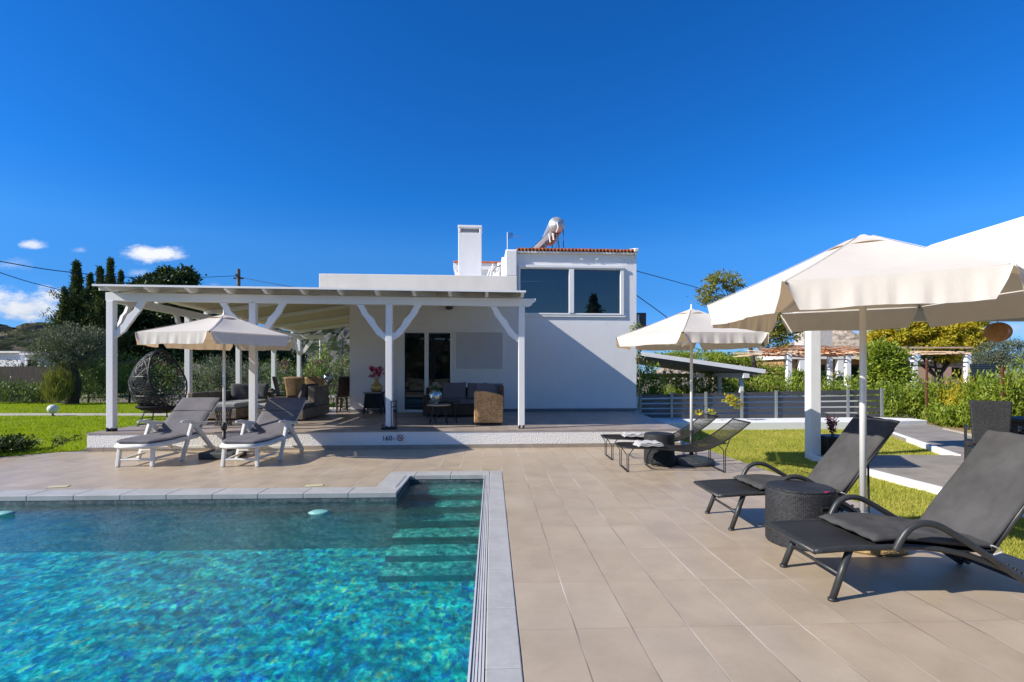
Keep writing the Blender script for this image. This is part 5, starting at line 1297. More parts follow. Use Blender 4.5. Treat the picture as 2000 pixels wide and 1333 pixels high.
# white boundary wall beyond, glimpsed between the slats
p = MB(); p.prism([(3.6, 16.2), (12.5, 17.0), (12.5, 17.2), (3.6, 16.4)], -.4, .62); o = p.build('boundary_wall', M['kerb']); tag(o, 'white wall glimpsed between the slats of the grey fence', 'wall')

# ================================================================ carport roof behind the fence
cpz = thing('carport', 'low white boarded carport roof sloping down to the right behind the fence', 'carport', (0, 0, 0))
y0, y1 = 20.6, 27.2
A = at(1252, 691, y0); B = at(1494, 726, y0); A2 = Vector((A.x + .0, y1, A.z)); B2 = Vector((B.x, y1, B.z))
p = MB(); p.add([A + Vector((0, .02, -.03)), B + Vector((0, .02, -.03)), B2, A2], [(0, 1, 2, 3)]); p.build('roof', rib_ceiling('carport_boards', (.30, .31, .30), .12), cpz, thick=.03)
p = MB(); p.beam(A, B + Vector((.02, 0, 0)), .03, .17); p.build('fascia', M['roofwhite'], cpz)
for k in range(9):
    yy = y0 + .5 + k * .62; p = MB(); p.beam(Vector((A.x, yy, A.z - .10)), Vector((B.x, yy, B.z - .10)), .06, .10); p.build('rafter', simple('carport_rafter', (.40, .42, .42)) if k == 0 else bpy.data.materials['carport_rafter'], cpz)
bx = at(1450, 738, y0 + .2).x
p = MB(); p.beam((bx + .1, y0 + .05, at(1450, 732, y0).z - .04), (bx + .1, y1, at(1450, 732, y0).z - .04), .24, .20); p.build('eave_beam', M['wood'], cpz)
for yy in (y0 + .4, y0 + 2.6, y0 + 4.8):
    p = MB(); p.box(bx + .0, bx + .14, yy, yy + .14, -.2, at(1450, 738, y0).z); p.build('post', M['wood'], cpz)
for x, yy in ((5.35, 26.7), (6.4, 26.9), (7.7, 27.0), (9.1, 27.0)):
    p = MB(); p.box(x * 1.28 - .07, x * 1.28 + .07, yy, yy + .14, -.2, 1.55); po = p.build('post', bpy.data.materials['carport_rafter'], cpz)
    for s_ in (-1, 1): p = MB(); p.beam((x * 1.28, yy + .07, .75), (x * 1.28 + s_ * .5, yy + .07, 1.42), .06, .12, up=(0, 0, 1)); p.build('brace', bpy.data.materials['carport_rafter'], po)
p = MB(); p.beam((5.1, 27.0, 1.30), (B.x, 27.0, 1.28), .12, .22); p.build('rear_beam', bpy.data.materials['carport_rafter'], cpz)

# ================================================================ gazebo on the right
gz = thing('gazebo', 'white pavilion with steep white roof and square post at the right edge', 'pavilion', (0, 0, 0))
px0, py0 = 4.75 * KS, 7.90 * KS
p = MB(); p.box(px0 - .10, px0 + .08, py0 - .08, py0 + .10, LZ, KZ(2.2)); p.build('post', M['kerb'], gz, bevel=.008)
ex, ez, rx_, rz_ = 4.62 * KS, KZ(2.30), 7.0 * KS, KZ(3.46); yb, yf = 8.35 * KS, 1.0
xr = rx_ + (rx_ - ex)
p = MB(); p.add([(ex, yf, ez), (ex, yb, ez), (rx_, yb, rz_), (rx_, yf, rz_)], [(0, 1, 2, 3)]); p.build('roof', M['roofwhite'], gz, thick=.10)
p = MB(); p.add([(xr, yf, ez), (rx_ + .001, yf, rz_), (rx_ + .001, yb, rz_), (xr, yb, ez)], [(0, 1, 2, 3)]); p.build('roof', M['roofwhite'], gz, thick=.10)
p = MB(); p.box(ex + .2, xr - .2, yb - .35, yb - .22, KZ(2.2), KZ(2.38)); p.build('rear_beam', M['kerb'], gz)
p = MB(); p.box(ex + .2, ex + .34, yf, yb - .352, KZ(2.2), KZ(2.32)); p.build('side_beam', M['kerb'], gz)
p = MB(); p.box(ex + .345, xr - .2, yf, yb - .36, KZ(2.36), KZ(2.39)); p.build('ceiling', simple('pavilion_ceiling', (.50, .52, .46), .8), gz)
for yy in (1.6,):
    p = MB(); p.box(px0 - .10, px0 + .08, yy - .09, yy + .09, LZ, KZ(2.2)); p.build('post', M['kerb'], gz, bevel=.008)
p = MB(); p.box(xr - .45, xr - .27, py0 - .08, py0 + .10, LZ, KZ(2.2)); p.build('post', M['kerb'], gz, bevel=.008)
# woven pendant lamp
ly = 7.6; lc = at(1949, 649, ly); lt = at(1949, 596, ly)
pl = thing('pendant_lamp', 'round woven rattan pendant lamp hanging from the pavilion ceiling', 'pendant lamp', lc)
rr0 = sc(20.5, ly); p = MB()
for k in range(30):
    a_ = pi * k / 30; p.tube([(rr0 * cos(t_) * cos(a_), rr0 * cos(t_) * sin(a_), rr0 * .92 * sin(t_)) for t_ in [2 * pi * q / 28 for q in range(28)]], .0035, 4, closed=True)
for k in range(1, 26):
    z = rr0 * .92 * (2 * k / 26 - 1); h_ = rr0 * sqrt(1 - (2 * k / 26 - 1) ** 2); p.tube([(h_ * cos(t_), h_ * sin(t_), z) for t_ in [2 * pi * q / 28 for q in range(28)]], .004, 4, closed=True)
sh = p.build('lamp_shade', simple('rattan_strip', (.70, .34, .13), .6, var=.3), pl)
p = MB(); p.tube([(0, 0, 0), (0, 0, KZ(2.36) - lc.z)], .004, 5); p.lathe([(.0, .0), (.02, .0), (.02, .07), (0, .07)], n=10); p.build('cord', M['black'], pl)
# plant pot beside the post
pp = thing('potted_plant', 'tapered black pot with dark purple leafed shrub beside the white post', 'potted plant', K3(5.03, 7.86, .0))
p = MB(); s1, s0, ph = .215, .13, .43
p.add([(x * s0, y * s0, .0) for x, y in ((-1, -1), (1, -1), (1, 1), (-1, 1))] + [(x * s1, y * s1, ph) for x, y in ((-1, -1), (1, -1), (1, 1), (-1, 1))], [(3, 2, 1, 0), (4, 5, 6, 7), (0, 1, 5, 4), (1, 2, 6, 5), (2, 3, 7, 6), (3, 0, 4, 7)]); p.build('pot', M['black'], pp, bevel=.012)
P_, dd_ = [], []
p = MB()
for k in range(9):
    a_ = rs.uniform(0, 2 * pi); tx, ty, tz = .10 * cos(a_) * rs.uniform(.2, 1) - .04, .10 * sin(a_), ph + rs.uniform(.25, .42)
    p.tube([(tx * .2, ty * .2, ph - .02), (tx * .7, ty * .7, (ph + tz) / 2), (tx, ty, tz)], .004, 4)
    for q in range(26):
        f_ = rs.uniform(.25, 1); P_.append((tx * (.2 + .8 * f_) + rs.gauss(0, .014), ty * (.2 + .8 * f_) + rs.gauss(0, .014), ph + (tz - ph) * f_))
p.build('stem', simple('purple_stem', (.06, .02, .03)), pp)
vv, ff, rr_ = leaf_arrays(np.array(P_), .05, .028); np_mesh('foliage', vv, ff, leafmat('purple_leaf', [(0, (.10, .02, .045)), (.6, (.26, .08, .13)), (1, (.45, .22, .24))]), pp, rr_)
# dark wicker high back chairs and table under the pavilion
def hb_chair(label, loc, rz, cp_=None):
    if cp_: t = copy_tree(cp_); t['label'] = label
    else:
        t = thing('high_back_chair', label, 'chair', loc, rz, 'black wicker high back chairs under the pavilion')
        p = MB(); p.plate([(-.19, .40), (.19, .40), (.225, 1.03), (-.225, 1.03)], (0, -.25, 0), (1, 0, 0), (0, 0, 1), (0, .07, 0)); p.build('backrest', M['wblack'], t, bevel=.02)
        p = MB(); p.box(-.25, .25, -.175, .28, .36, .43); p.build('seat', M['wblack'], t, bevel=.02)
        for s_ in (-1, 1): p = MB(); p.box(s_ * .25 - .04 * (s_ > 0), s_ * .25 + .04 * (s_ < 0), -.178, .26, .60, .64); p.box(s_ * .25 - .035 * (s_ > 0), s_ * .25 + .035 * (s_ < 0), .21, .25, .432, .598); p.build('arm', M['wblack'], t, bevel=.01)
        for x in (-.22, .22):
            for y in (-.21, .24): p = MB(); p.box(x - .025, x + .025, y - .025, y + .025, 0, .359); p.build('leg', M['wblack'], t)
    t.location = loc; t.rotation_euler.z = rz; return t
hc = hb_chair('black wicker high back chair with its back to the big parasol, behind the charcoal loungers', K3(6.22, 6.55, .08), R(-38))
hb_chair('black wicker high back chair cut by the right edge of the picture', K3(6.75, 6.35, .08), R(-40), hc)
dt2 = thing('pavilion_table', 'dark wicker table between the high back chairs at the right edge', 'table', K3(7.6, 7.3, .08))
p = MB(); p.box(-.5, .7, -.35, .35, .66, .70); p.build('tabletop', M['wblack'], dt2, bevel=.01); p = MB(); p.box(-.4, .6, -.28, .28, .0, .655); p.build('base', M['wblack'], dt2)
# wall-mounted unit and creeper at the house corner
ac = thing('outdoor_unit', 'dark air conditioning unit on the flank of the house above the creeper', 'air conditioner', HF.w(U(1253, .9), .9, 0) + Vector((0, 0, 2.62)), HF.a)
p = MB(); p.box(-.14, .14, -.02, .55, 0, .55); p.build('casing', simple('dark_unit', (.03, .035, .045), .4), ac, bevel=.02)
p = MB(); p.box(-.13, -.08, -.025, -.021, .03, .49); p.build('panel', M['steel'], ac)
cr = thing('creeper', 'sparse bougainvillea creeper climbing the right corner of the villa', 'climbing plant', HF.w(uR, 0, 0), HF.a)
p = MB(); P_ = []
zz = lambda y: CH + (HY - y) / F * 13.9 
for path in ([(.05, .02, .35), (.09, -.01, 1.2), (.04, -.06, 1.9), (.10, -.02, 2.35), (.28, -.05, 2.62)], [(.08, .05, .35), (.13, .05, 1.1), (.06, .06, 1.7), (.15, .02, 2.1)], [(.15, -.03, 2.6), (.0, -.05, 2.72), (-.12, -.06, 2.55), (-.14, -.06, 2.2)]):
    s_ = smooth_path(path, 8); p.tube(s_, .009, 5)
    for q in s_:
        for _ in range(5 if q.z > 1.5 else 2): P_.append((q.x + rs.gauss(0, .03), q.y + rs.gauss(0, .03), q.z + rs.gauss(0, .03)))
p.build('stem', simple('creeper_stem', (.16, .12, .08)), cr)
vv, ff, rr_ = leaf_arrays(np.array(P_), .065, .04); np_mesh('leaves', vv, ff, leafmat('creeper_leaf', [(0, (.12, .17, .03)), (1, (.38, .42, .14))]), cr, rr_)
q_, _ = ball_points(70, (.33, -.05, 2.58), (.12, .1, .12)); vv, ff, rr_ = leaf_arrays(q_, .06, .05); np_mesh('blossom', vv, ff, bpy.data.materials['bougainvillea'], cr, rr_)
# globe garden lamp
gl = thing('globe_lamp', 'white globe garden lamp on a short black stem beside the pale path', 'garden lamp', G(103, 813, .02))
yl = gl.location.y; p = MB(); r_ = sc(9, yl); p.lathe([(0.001, -r_)] + [(r_ * cos(t_), r_ * sin(t_)) for t_ in [-pi / 2 + pi * k / 16 for k in range(1, 16)]] + [(0.001, r_)], (0, 0, sc(13.5, yl)), 24); p.build('globe', simple('opal_globe', (.74, .72, .66), .35, stain=.5), gl, smooth=True)
p = MB(); p.lathe([(0, 0), (.07, 0), (.06, .02), (.025, .035), (.025, .09), (.05, .10), (0, .10)], n=16); p.build('stem', M['black'], gl)
# ================================================================ foliage materials
LM = {
 'olive': leafmat('olive_leaf', [(0, (.055, .075, .045)), (.5, (.13, .16, .10)), (1, (.26, .29, .20))], .5, .2),
 'conifer': leafmat('conifer_spray', [(0, (.025, .045, .014)), (.5, (.085, .125, .034)), (1, (.21, .23, .055))], .7, .12),
 'dark': leafmat('dark_evergreen_leaf', [(0, (.016, .032, .012)), (.5, (.045, .080, .024)), (1, (.11, .16, .045))], .5, .15),
 'oleander': leafmat('oleander_leaf', [(0, (.045, .080, .024)), (.5, (.12, .19, .045)), (1, (.28, .38, .09))], .45, .25),
 'bright': leafmat('bright_leaf', [(0, (.09, .15, .012)), (.5, (.24, .33, .035)), (1, (.50, .54, .07))], .5, .4),
 'yellow': leafmat('yellowing_leaf', [(0, (.20, .24, .02)), (.45, (.50, .45, .03)), (1, (.85, .60, .06))], .6, .4),
 'feather': leafmat('feathery_leaf', [(0, (.10, .13, .02)), (.5, (.26, .28, .045)), (1, (.50, .38, .08))], .6, .35),
 'shrubdark': leafmat('low_shrub_leaf', [(0, (.012, .028, .008)), (1, (.07, .12, .02))], .5, .2),
 'grassclump': leafmat('clump_grass', [(0, (.10, .13, .02)), (1, (.33, .33, .07))], .6, .4),
 'pink': leafmat('dusty_pink_bloom', [(0, (.16, .05, .07)), (1, (.42, .20, .22))], .7, .3),
 'lawn': leafmat('lawn_blade', [(0, (.20, .27, .005)), (.5, (.33, .43, .010)), (1, (.46, .54, .02))], .6, .45, 1.2),
 'lawnr': leafmat('dry_lawn_blade', [(0, (.28, .33, .03)), (.5, (.47, .48, .08)), (1, (.66, .58, .16))], .7, .4, 1.0)}
BK = simple('bark', (.14, .11, .085), .95, var=.5, scale=8, bump=1., bscale=30, bdist=.02)
BK2 = simple('dark_bark', (.06, .048, .038), .95, var=.5, scale=8, bump=1., bscale=30, bdist=.02)
def clump_points(clumps, sub=26, spread=.20, shell=.55):
    """clumps: (x, y, z, rx, ry, rz, n). Leaves gather in sub-clumps near each ellipsoid's surface, leaving gaps"""
    P, D = [], []
    for (x, y, z, rx, ry, rz, n) in clumps:
        c, d = ball_points(sub, (0, 0, 0), (1, 1, 1), shell)
        w = rng.uniform(.4, 1.4, sub); w /= w.sum(); idx = rng.choice(sub, n, p=w)
        s_ = spread * rng.uniform(.6, 1.4, sub)
        q = c[idx] + rng.normal(size=(n, 3)) * s_[idx][:, None]
        P.append(np.array([x, y, z]) + q * np.array([rx, ry, rz])); D.append(q / (np.linalg.norm(q, axis=1)[:, None] + 1e-6))
    return np.concatenate(P), np.concatenate(D)
def tree(name, label, cat, loc, clumps, lm, leaf=(.12, .05), trunk=None, bark=None, group=None, sub=26, spread=.2, shell=.55, crown='crown', up=.1, limbs=True, extra=None):
    t = thing(name, label, cat, loc, 0, group); P, D = clump_points(clumps, sub, spread, shell)
    P = P[P[:, 2] > .03]; D = D[:len(P)]
    vv, ff, rr = leaf_arrays(P, leaf[0], leaf[1], up, dirs=D * .6)
    np_mesh(crown, vv, ff, LM[lm], t, rr)
    if trunk:
        p = MB(); pts, rads = trunk; sp = smooth_path(pts, 4)
        rr2 = [rads[0] + (rads[1] - rads[0]) * (i / (len(sp) - 1)) ** .8 + .04 * rads[0] * sin(i * 2.3) for i in range(len(sp))]
        p.tube(sp, rr2, 10)
        if limbs:
            for i, (x, y, z, rx, ry, rz, n) in enumerate(clumps):
                k = sp[int(len(sp) * (.55 + .4 * (i % 3) / 3))]; e = Vector((x, y, z - rz * .2)); m_ = k.lerp(e, .5) + Vector((random.uniform(-.1, .1) * rx, 0, -.06 * rz))
                p.tube(smooth_path([k, m_, e], 3), [rads[1] * .8 - rads[1] * .6 * j / 6 for j in range(7)], 6)
                for _ in range(3):
                    e2 = e + Vector((random.gauss(0, .5) * rx, random.gauss(0, .5) * ry, random.uniform(.1, .7) * rz)); p.tube([m_, m_.lerp(e2, .5) + Vector((0, 0, .05)), e2], [rads[1] * .35, rads[1] * .25, rads[1] * .08], 5)
        p.build('trunk', bark or BK, t, smooth=True)
    if extra:
        q, d = clump_points(extra[0], 8, .25); vv, ff, rr = leaf_arrays(q, .06, .05); np_mesh('bloom', vv, ff, LM[extra[1]], t, rr)
    return t
def px3(px, py, Y, rx, ry, n, depth=None):
    """ellipsoid clump given in photo pixels at depth Y, relative to nothing"""
    c = at(px, py, Y); a = sc(rx, Y); b = sc(ry, Y); return (c.x, c.y, c.z, a, depth or a, b, n)
def rel(cl, loc): return [(x - loc[0], y - loc[1], z - loc[2], a, b, c, n) for x, y, z, a, b, c, n in cl]

# ---------------------------------------------------------------- left: olive trees, hedge, conifers
L0 = Vector((at(142, 790, 22.6).x, 22.6, -.02))
tree('olive_tree', 'rounded grey green olive tree with stout dark trunk on the left lawn', 'tree', L0,
     rel([px3(135, 678, 22.6, 52, 34, 5200), px3(100, 688, 22.4, 34, 26, 2600), px3(170, 684, 22.8, 36, 28, 2800), px3(140, 655, 22.6, 44, 22, 3000), px3(128, 708, 22.4, 40, 14, 1500)], L0),
     'olive', (.11, .026), ([(-.1, 0, 0), (.06, 0, .5), (.15, 0, 1.0), (.05, 0, 1.5), (-.1, 0, 2.1)], (.30, .13)), BK2, sub=40, spread=.17, up=.25)
L0 = Vector((at(440, 785, 20.5).x, 20.5, -.02))
tree('olive_tree', 'smaller olive tree with leaning pale stem behind the wicker sofa', 'tree', L0,
     rel([px3(430, 722, 20.5, 36, 26, 2600), px3(408, 745, 20.4, 26, 24, 1400), px3(452, 740, 20.6, 30, 26, 1500), px3(505, 735, 20.6, 26, 26, 1300)], L0),
     'olive', (.10, .025), ([(0, 0, 0), (-.15, 0, .6), (-.35, 0, 1.1), (-.4, 0, 1.5)], (.09, .05)), BK, sub=30, spread=.2, up=.25)
def shrub(px, ybase, ytop, Y, wpx, n, lm, leaf, label, name='oleander_shrub', cat='shrub', group=None, up=.8, flowers=None, z0=-.05, stems=True, shell=.3):
    b = at(px, ybase, Y); loc = Vector((b.x, Y, z0)); h = at(px, ytop, Y).z - z0; w = sc(wpx / 2, Y)
    cl = [(0, 0, h * .52, w, w * .9, h * .50, int(n * .55)), (-w * .45, -.2, h * .40, w * .6, w * .7, h * .42, int(n * .22)), (w * .45, -.2, h * .42, w * .6, w * .7, h * .44, int(n * .23))]
    tr = ([(0, 0, 0), (.03, 0, h * .25), (-.02, 0, h * .5)], (.05, .02)) if stems else None
    ex = None
    if flowers: ex = ([(random.uniform(-.6, .6) * w, -w * .5, h * random.uniform(.78, .98), .22, .22, .16, 60) for _ in range(flowers)], 'pink')
    return tree(name, label, cat, loc, cl, lm, leaf, tr, BK2, group, 34, .2, shell, 'foliage', up, True, ex)
og = 'oleander shrubs along the back of the garden'
osp = [(172, 790, 698, 46, 3), (212, 790, 690, 44, 0), (252, 789, 700, 44, 2), (290, 789, 706, 44, 0), (330, 788, 703, 44, 1), (368, 787, 708, 44, 2), (405, 787, 715, 40, 0), (478, 786, 712, 40, 0), (515, 785, 708, 42, 2), (556, 785, 706, 44, 3), (598, 785, 712, 44, 1), (640, 785, 702, 44, 2), (676, 785, 698, 40, 1), (45, 790, 745, 60, 0), (100, 790, 750, 44, 0), (-15, 790, 738, 70, 0)]
where = ['just right of the olive tree trunk', 'behind the first terrace post', 'left of the egg chair', 'behind the egg chair', 'between the egg chair and the second side post', 'behind the left lounger headrest', 'left of the smaller olive tree', 'right of the smaller olive tree', 'behind the second front terrace post', 'behind the dining chairs', 'behind the silver globe vase', 'right of the rear side post', 'against the house corner', 'low in front of the dark reed fence', 'low between the reed fence and the olive tree', 'low at the left picture edge']
for (px, yb_, yt_, wp, fl_), wh_ in zip(osp, where):
    shrub(px, yb_, yt_, 23.6 + random.uniform(-.4, .4), wp * 1.25, 1500, 'oleander', (.20, .032), ('oleander shrub with dusty pink heads ' if fl_ else 'green oleander shrub ') + wh_, group=og, flowers=fl_)
shrub(622, 760, 676, 27, 42, 1500, 'bright', (.16, .09), 'bright green leafy bush between the rear pergola post and the house', 'bush', up=.1)
shrub(118, 791, 733, 22.0, 44, 1500, 'grassclump', (.55, .018), 'yellow green ornamental grass clump left of the olive trunk', 'grass_clump', 'ornamental grass', up=2.2, stems=False, shell=.0)
shrub(38, 893, 852, 8.75, 78, 1500, 'shrubdark', (.055, .028), 'low dark sprawling shrub on the lawn edge at the far left', 'low_shrub', up=.4, z0=0.)
shrub(-40, 905, 845, 8.3, 110, 1500, 'shrubdark', (.055, .028), 'low dark shrub cut by the left picture edge', 'low_shrub', up=.4, z0=0.)
shrub(-160, 905, 800, 8.2, 150, 1200, 'shrubdark', (.07, .035), 'taller dark shrub outside the left picture edge, its shadow on the lawn', 'low_shrub', up=.4, z0=0.)
tw = thing('bare_twigs', 'thin twigs reaching right from the low dark shrub', 'twigs', Vector((-7.9, 8.7, 0)))
p = MB(); P_ = []
for k in range(9):
    e = Vector((random.uniform(.0, .42), random.uniform(-.1, .1), random.uniform(.12, .36))); s_ = smooth_path([(-.1, 0, .05), (e.x * .4, e.y, e.z * .5 + .06), e], 5); p.tube(s_, .0035, 4)
    for q in s_[4:]:
        for _ in range(3): P_.append((q.x + random.gauss(0, .012), q.y + random.gauss(0, .012), q.z + random.gauss(0, .015)))
p.build('twigs', BK2, tw); vv, ff, rr_ = leaf_arrays(np.array(P_), .04, .018); np_mesh('leaves', vv, ff, LM['shrubdark'], tw, rr_)
rf = thing('reed_fence', 'dark brown reed fence behind the lawn at the far left', 'fence', (0, 0, 0))
def reedmat():
    m, n, out = newmat('dark_reed'); x, y, z = n.sep(objco(n))
    f = n.noise(n.comb(n.m('MULTIPLY', x, 22.), 0., n.m('MULTIPLY', z, 1.2)), 1., 4, .7)
    principled(n, out, n.ramp(f, [(.3, (.022, .018, .016)), (.55, (.06, .045, .04)), (.75, (.12, .09, .075))]), .9, nrm=n.bump(f, .8, .02)); return m
p = MB(); p.box(at(-400, 700, 24.6).x, at(100, 700, 24.6).x, 24.6, 24.68, -.1, at(50, 716, 24.6).z); p.build('panel', reedmat(), rf)
def conifer(px, ytop, Y, half, n, label, ybot=715, lm='conifer', seedlean=0.):
    loc = Vector((at(px, 700, Y).x, Y, -.1)); H = at(px, ytop, Y).z + .1; Rm = sc(half, Y)
    t = thing('conifer', label, 'tree', loc, 0, 'tall dark conifers behind the left hedge')
    nb = int(n / 42); zb_ = rng.uniform(0, 1, nb) ** .82; ang = rng.uniform(0, 2 * pi, nb)
    prof = np.where(zb_ > .72, .28 ** 1.05 * ((1 - zb_) / .28) ** 1.9, (1 - zb_) ** 1.05) * (1 + .42 * np.sin(zb_ * 30 + px)) * (.35 + 1.25 * rng.uniform(0, 1, nb) ** 1.6) + .010
    P, D = [], []
    for z, a, r in zip(zb_, ang, prof):
        k = 42; s_ = rng.uniform(.1, 1, k) ** .7; L = Rm * r
        x = s_ * L * cos(a) + rng.normal(size=k) * .15 * (.2 + L * .32); y = s_ * L * sin(a) + rng.normal(size=k) * .16 * (.4 + L * .25)
        zz = z * H * .97 + .40 * L * s_ ** 1.6 + rng.normal(size=k) * .10
        P.append(np.stack([x + seedlean * z, y, zz], 1)); D.append(np.tile([cos(a) * .6, sin(a) * .6, .7], (k, 1)))
    P = np.concatenate(P); D = np.concatenate(D); P = P[P[:, 2] < H * 1.02]; D = D[:len(P)]
    vv, ff, rr = leaf_arrays(P, .19, .065, .2, dirs=D); np_mesh('crown', vv, ff, LM[lm], t, rr)
    p = MB(); p.tube([(0, 0, 0), (seedlean * .5, 0, H * .5), (seedlean, 0, H * .97)], [.2, .12, .02], 8); p.build('trunk', BK2, t)
    return t
conifer(150, 508, 34, 66, 26000, 'tall dark conifer with slim pointed top, leftmost of the group')
conifer(216, 503, 36, 56, 22000, 'tallest dark conifer with bare pointed tip above the pergola corner')
conifer(196, 520, 34, 54, 18000, 'dark conifer with blunt top between the two tallest ones')
conifer(236, 528, 38, 40, 14000, 'slim dark conifer just right of the tallest one')
conifer(126, 562, 33, 46, 10000, 'short dark conifer at the left foot of the group')
conifer(176, 532, 37, 40, 14000, 'dark conifer filling the middle of the group')
L0 = Vector((at(325, 700, 40).x, 40, 0))
tree('evergreen_tree', 'large round topped dark evergreen tree behind the pergola roof', 'tree', L0,
     rel([px3(345, 558, 40, 36, 34, 7000), px3(300, 572, 40, 32, 28, 5000), px3(325, 610, 39, 70, 45, 9000), px3(375, 640, 39, 60, 50, 8000), px3(280, 650, 39, 55, 50, 8000), px3(335, 680, 38, 75, 35, 6000)], L0),
     'dark', (.30, .15), ([(0, 0, 0), (.1, 0, 3), (0, 0, 6)], (.35, .2)), BK2, sub=46, spread=.15)
L0 = Vector((at(440, 700, 41).x, 41, 0))
tree('evergreen_tree', 'dark evergreen tree seen under the pergola roof right of the round one', 'tree', L0,
     rel([px3(430, 665, 41, 45, 40, 6000), px3(480, 690, 41, 40, 30, 4000), px3(565, 698, 43, 30, 14, 1600)], L0), 'dark', (.28, .13), ([(0, 0, 0), (.1, 0, 2), (0, 0, 3.5)], (.3, .2)), BK2, sub=40, spread=.16)

# ---------------------------------------------------------------- right: hedges and trees
hg = 'leafy shrubs banked up beyond the side lawn'
rsp = [(1266, 772, 716, 20.5, 44, 'first tall weedy shrub beyond the fence, beside the house corner'), (1322, 772, 722, 23, 50, 'shrub under the left half of the carport roof'), (1385, 772, 728, 24, 56, 'shrub under the middle of the carport roof'), (1432, 772, 738, 26, 44, 'shrub left of the carport post'),
       (1490, 772, 738, 24, 60, 'shrub right of the carport post'), (1550, 772, 737, 24, 62, 'shrub left of the white pavilion post, behind the fence'), (1620, 772, 742, 23, 60, 'shrub right of the white pavilion post, behind the fence'), (1680, 772, 736, 23, 60, 'shrub above the right end of the fence')]
for px, yb_, yt_, Y, wp, lb in rsp: shrub(px, yb_, yt_, Y, wp * 1.2, 1900, 'bright', (.17, .055), 'bright green ' + lb, 'hedge_shrub', group=hg, up=.7, z0=-.3)
rs2 = [(1742, 833, 742, 16.2, 66, 'bright'), (1790, 834, 741, 16.0, 60, 'bright'), (1838, 838, 744, 15.2, 62, 'bright'), (1882, 845, 746, 14.6, 64, 'yellow'), (1920, 855, 742, 13.8, 60, 'bright'), (1965, 870, 722, 13.0, 80, 'bright'), (1860, 842, 790, 14.0, 60, 'bright'), (1905, 850, 795, 13.4, 50, 'bright'), (2010, 880, 700, 12.6, 90, 'bright'), (1700, 822, 752, 17.0, 50, 'bright')]
lb2 = ['right of the fence end', 'around the left rusty post', 'behind the path bend', 'yellow tinged, above the path', 'left of the right rusty post', 'around the right rusty post', 'low, spilling over the white kerb', 'low, behind the high back chair', 'cut by the right picture edge', 'just behind the last fence post']
for (px, yb_, yt_, Y, wp, lm_), lb in zip(rs2, lb2): shrub(px, yb_, yt_, Y, wp * 1.25, 2600, lm_, (.13, .036), 'dense sunlit shrub ' + lb, 'hedge_shrub', group=hg, up=.9, z0=-.2)
L0 = Vector((at(1728, 770, 19).x, 19, -.2))
tree('young_tree', 'bright green bushy young tree right of the big parasol pole', 'tree', L0, rel([px3(1728, 705, 19, 30, 30, 2600), px3(1738, 735, 19, 30, 26, 2200), px3(1716, 735, 19, 26, 24, 1600), px3(1724, 682, 19, 16, 14, 700)], L0), 'bright', (.15, .07), ([(0, 0, 0), (.02, 0, .6), (0, 0, 1.2)], (.06, .03)), BK2)
L0 = Vector((at(1470, 770, 31).x, 31, -.2))
tree('feathery_tree', 'airy feathery tree with separate olive and rust tufts behind the parasols', 'tree', L0,
     rel([px3(1408, 543, 31, 26, 9, 800), px3(1383, 566, 31, 20, 8, 500), px3(1434, 560, 31, 18, 9, 500), px3(1396, 588, 31, 30, 9, 750), px3(1440, 588, 31, 24, 9, 600), px3(1490, 612, 31, 34, 14, 1400), px3(1525, 628, 31, 30, 14, 1300), px3(1480, 640, 31, 38, 14, 1500), px3(1530, 655, 31, 30, 13, 1100), px3(1470, 662, 31, 30, 12, 900), px3(1510, 680, 31, 24, 10, 700), px3(1455, 615, 31, 24, 10, 700)], L0),
     'feather', (.20, .07), ([(.3, 0, 0), (.1, 0, 2.2), (-.3, 0, 3.6), (-1.0, 0, 4.9)], (.16, .08)), BK2, sub=22, spread=.22, shell=.2)
L0 = Vector((at(1700, 770, 42).x + 4, 42, -.2))
tree('yellowing_tree', 'wide spreading tree with yellow and orange tinged crown behind the cane pergola', 'tree', L0,
     rel([px3(1735, 655, 42, 34, 18, 4200), px3(1715, 690, 42, 24, 20, 2600), px3(1775, 645, 42, 36, 20, 4600), px3(1820, 655, 42, 40, 20, 5000), px3(1870, 650, 42, 38, 22, 5000), px3(1900, 668, 42, 28, 18, 2800), px3(1790, 675, 42, 46, 16, 4200), px3(1860, 690, 42, 40, 18, 3600), px3(1760, 622, 42, 30, 10, 1800), px3(1905, 630, 42, 18, 8, 700)], L0),
     'yellow', (.30, .10), ([(.8, 0, -.2), (1.6, 0, 1.3), (2.6, 0, 2.6)], (.28, .14)), BK2, sub=34, spread=.17)
L0 = Vector((at(1838, 770, 47).x, 47, -.2))
tree('dark_pine', 'dark thin tree poking up behind the yellowing crown', 'tree', L0, rel([px3(1836, 628, 47, 16, 16, 1500), px3(1870, 628, 47, 24, 8, 1000), px3(1800, 632, 47, 20, 8, 800), px3(1838, 655, 47, 14, 14, 900)], L0), 'dark', (.28, .09), ([(0, 0, 0), (0, 0, 3), (0, 0, 5)], (.2, .08)), BK2)
L0 = Vector((at(1965, 770, 30).x, 30, -.2))
tree('olive_tree', 'pale grey green olive tree at the right behind the dark slatted screen', 'tree', L0, rel([px3(1955, 690, 30, 40, 26, 4500), px3(1990, 700, 30, 34, 30, 3500), px3(1930, 712, 30, 26, 20, 2000)], L0), 'olive', (.15, .045), ([(0, 0, 0), (.1, 0, .8), (0, 0, 1.6)], (.18, .1)), BK, sub=34)
L0 = Vector((at(1420, 770, 36).x, 36, -.2))
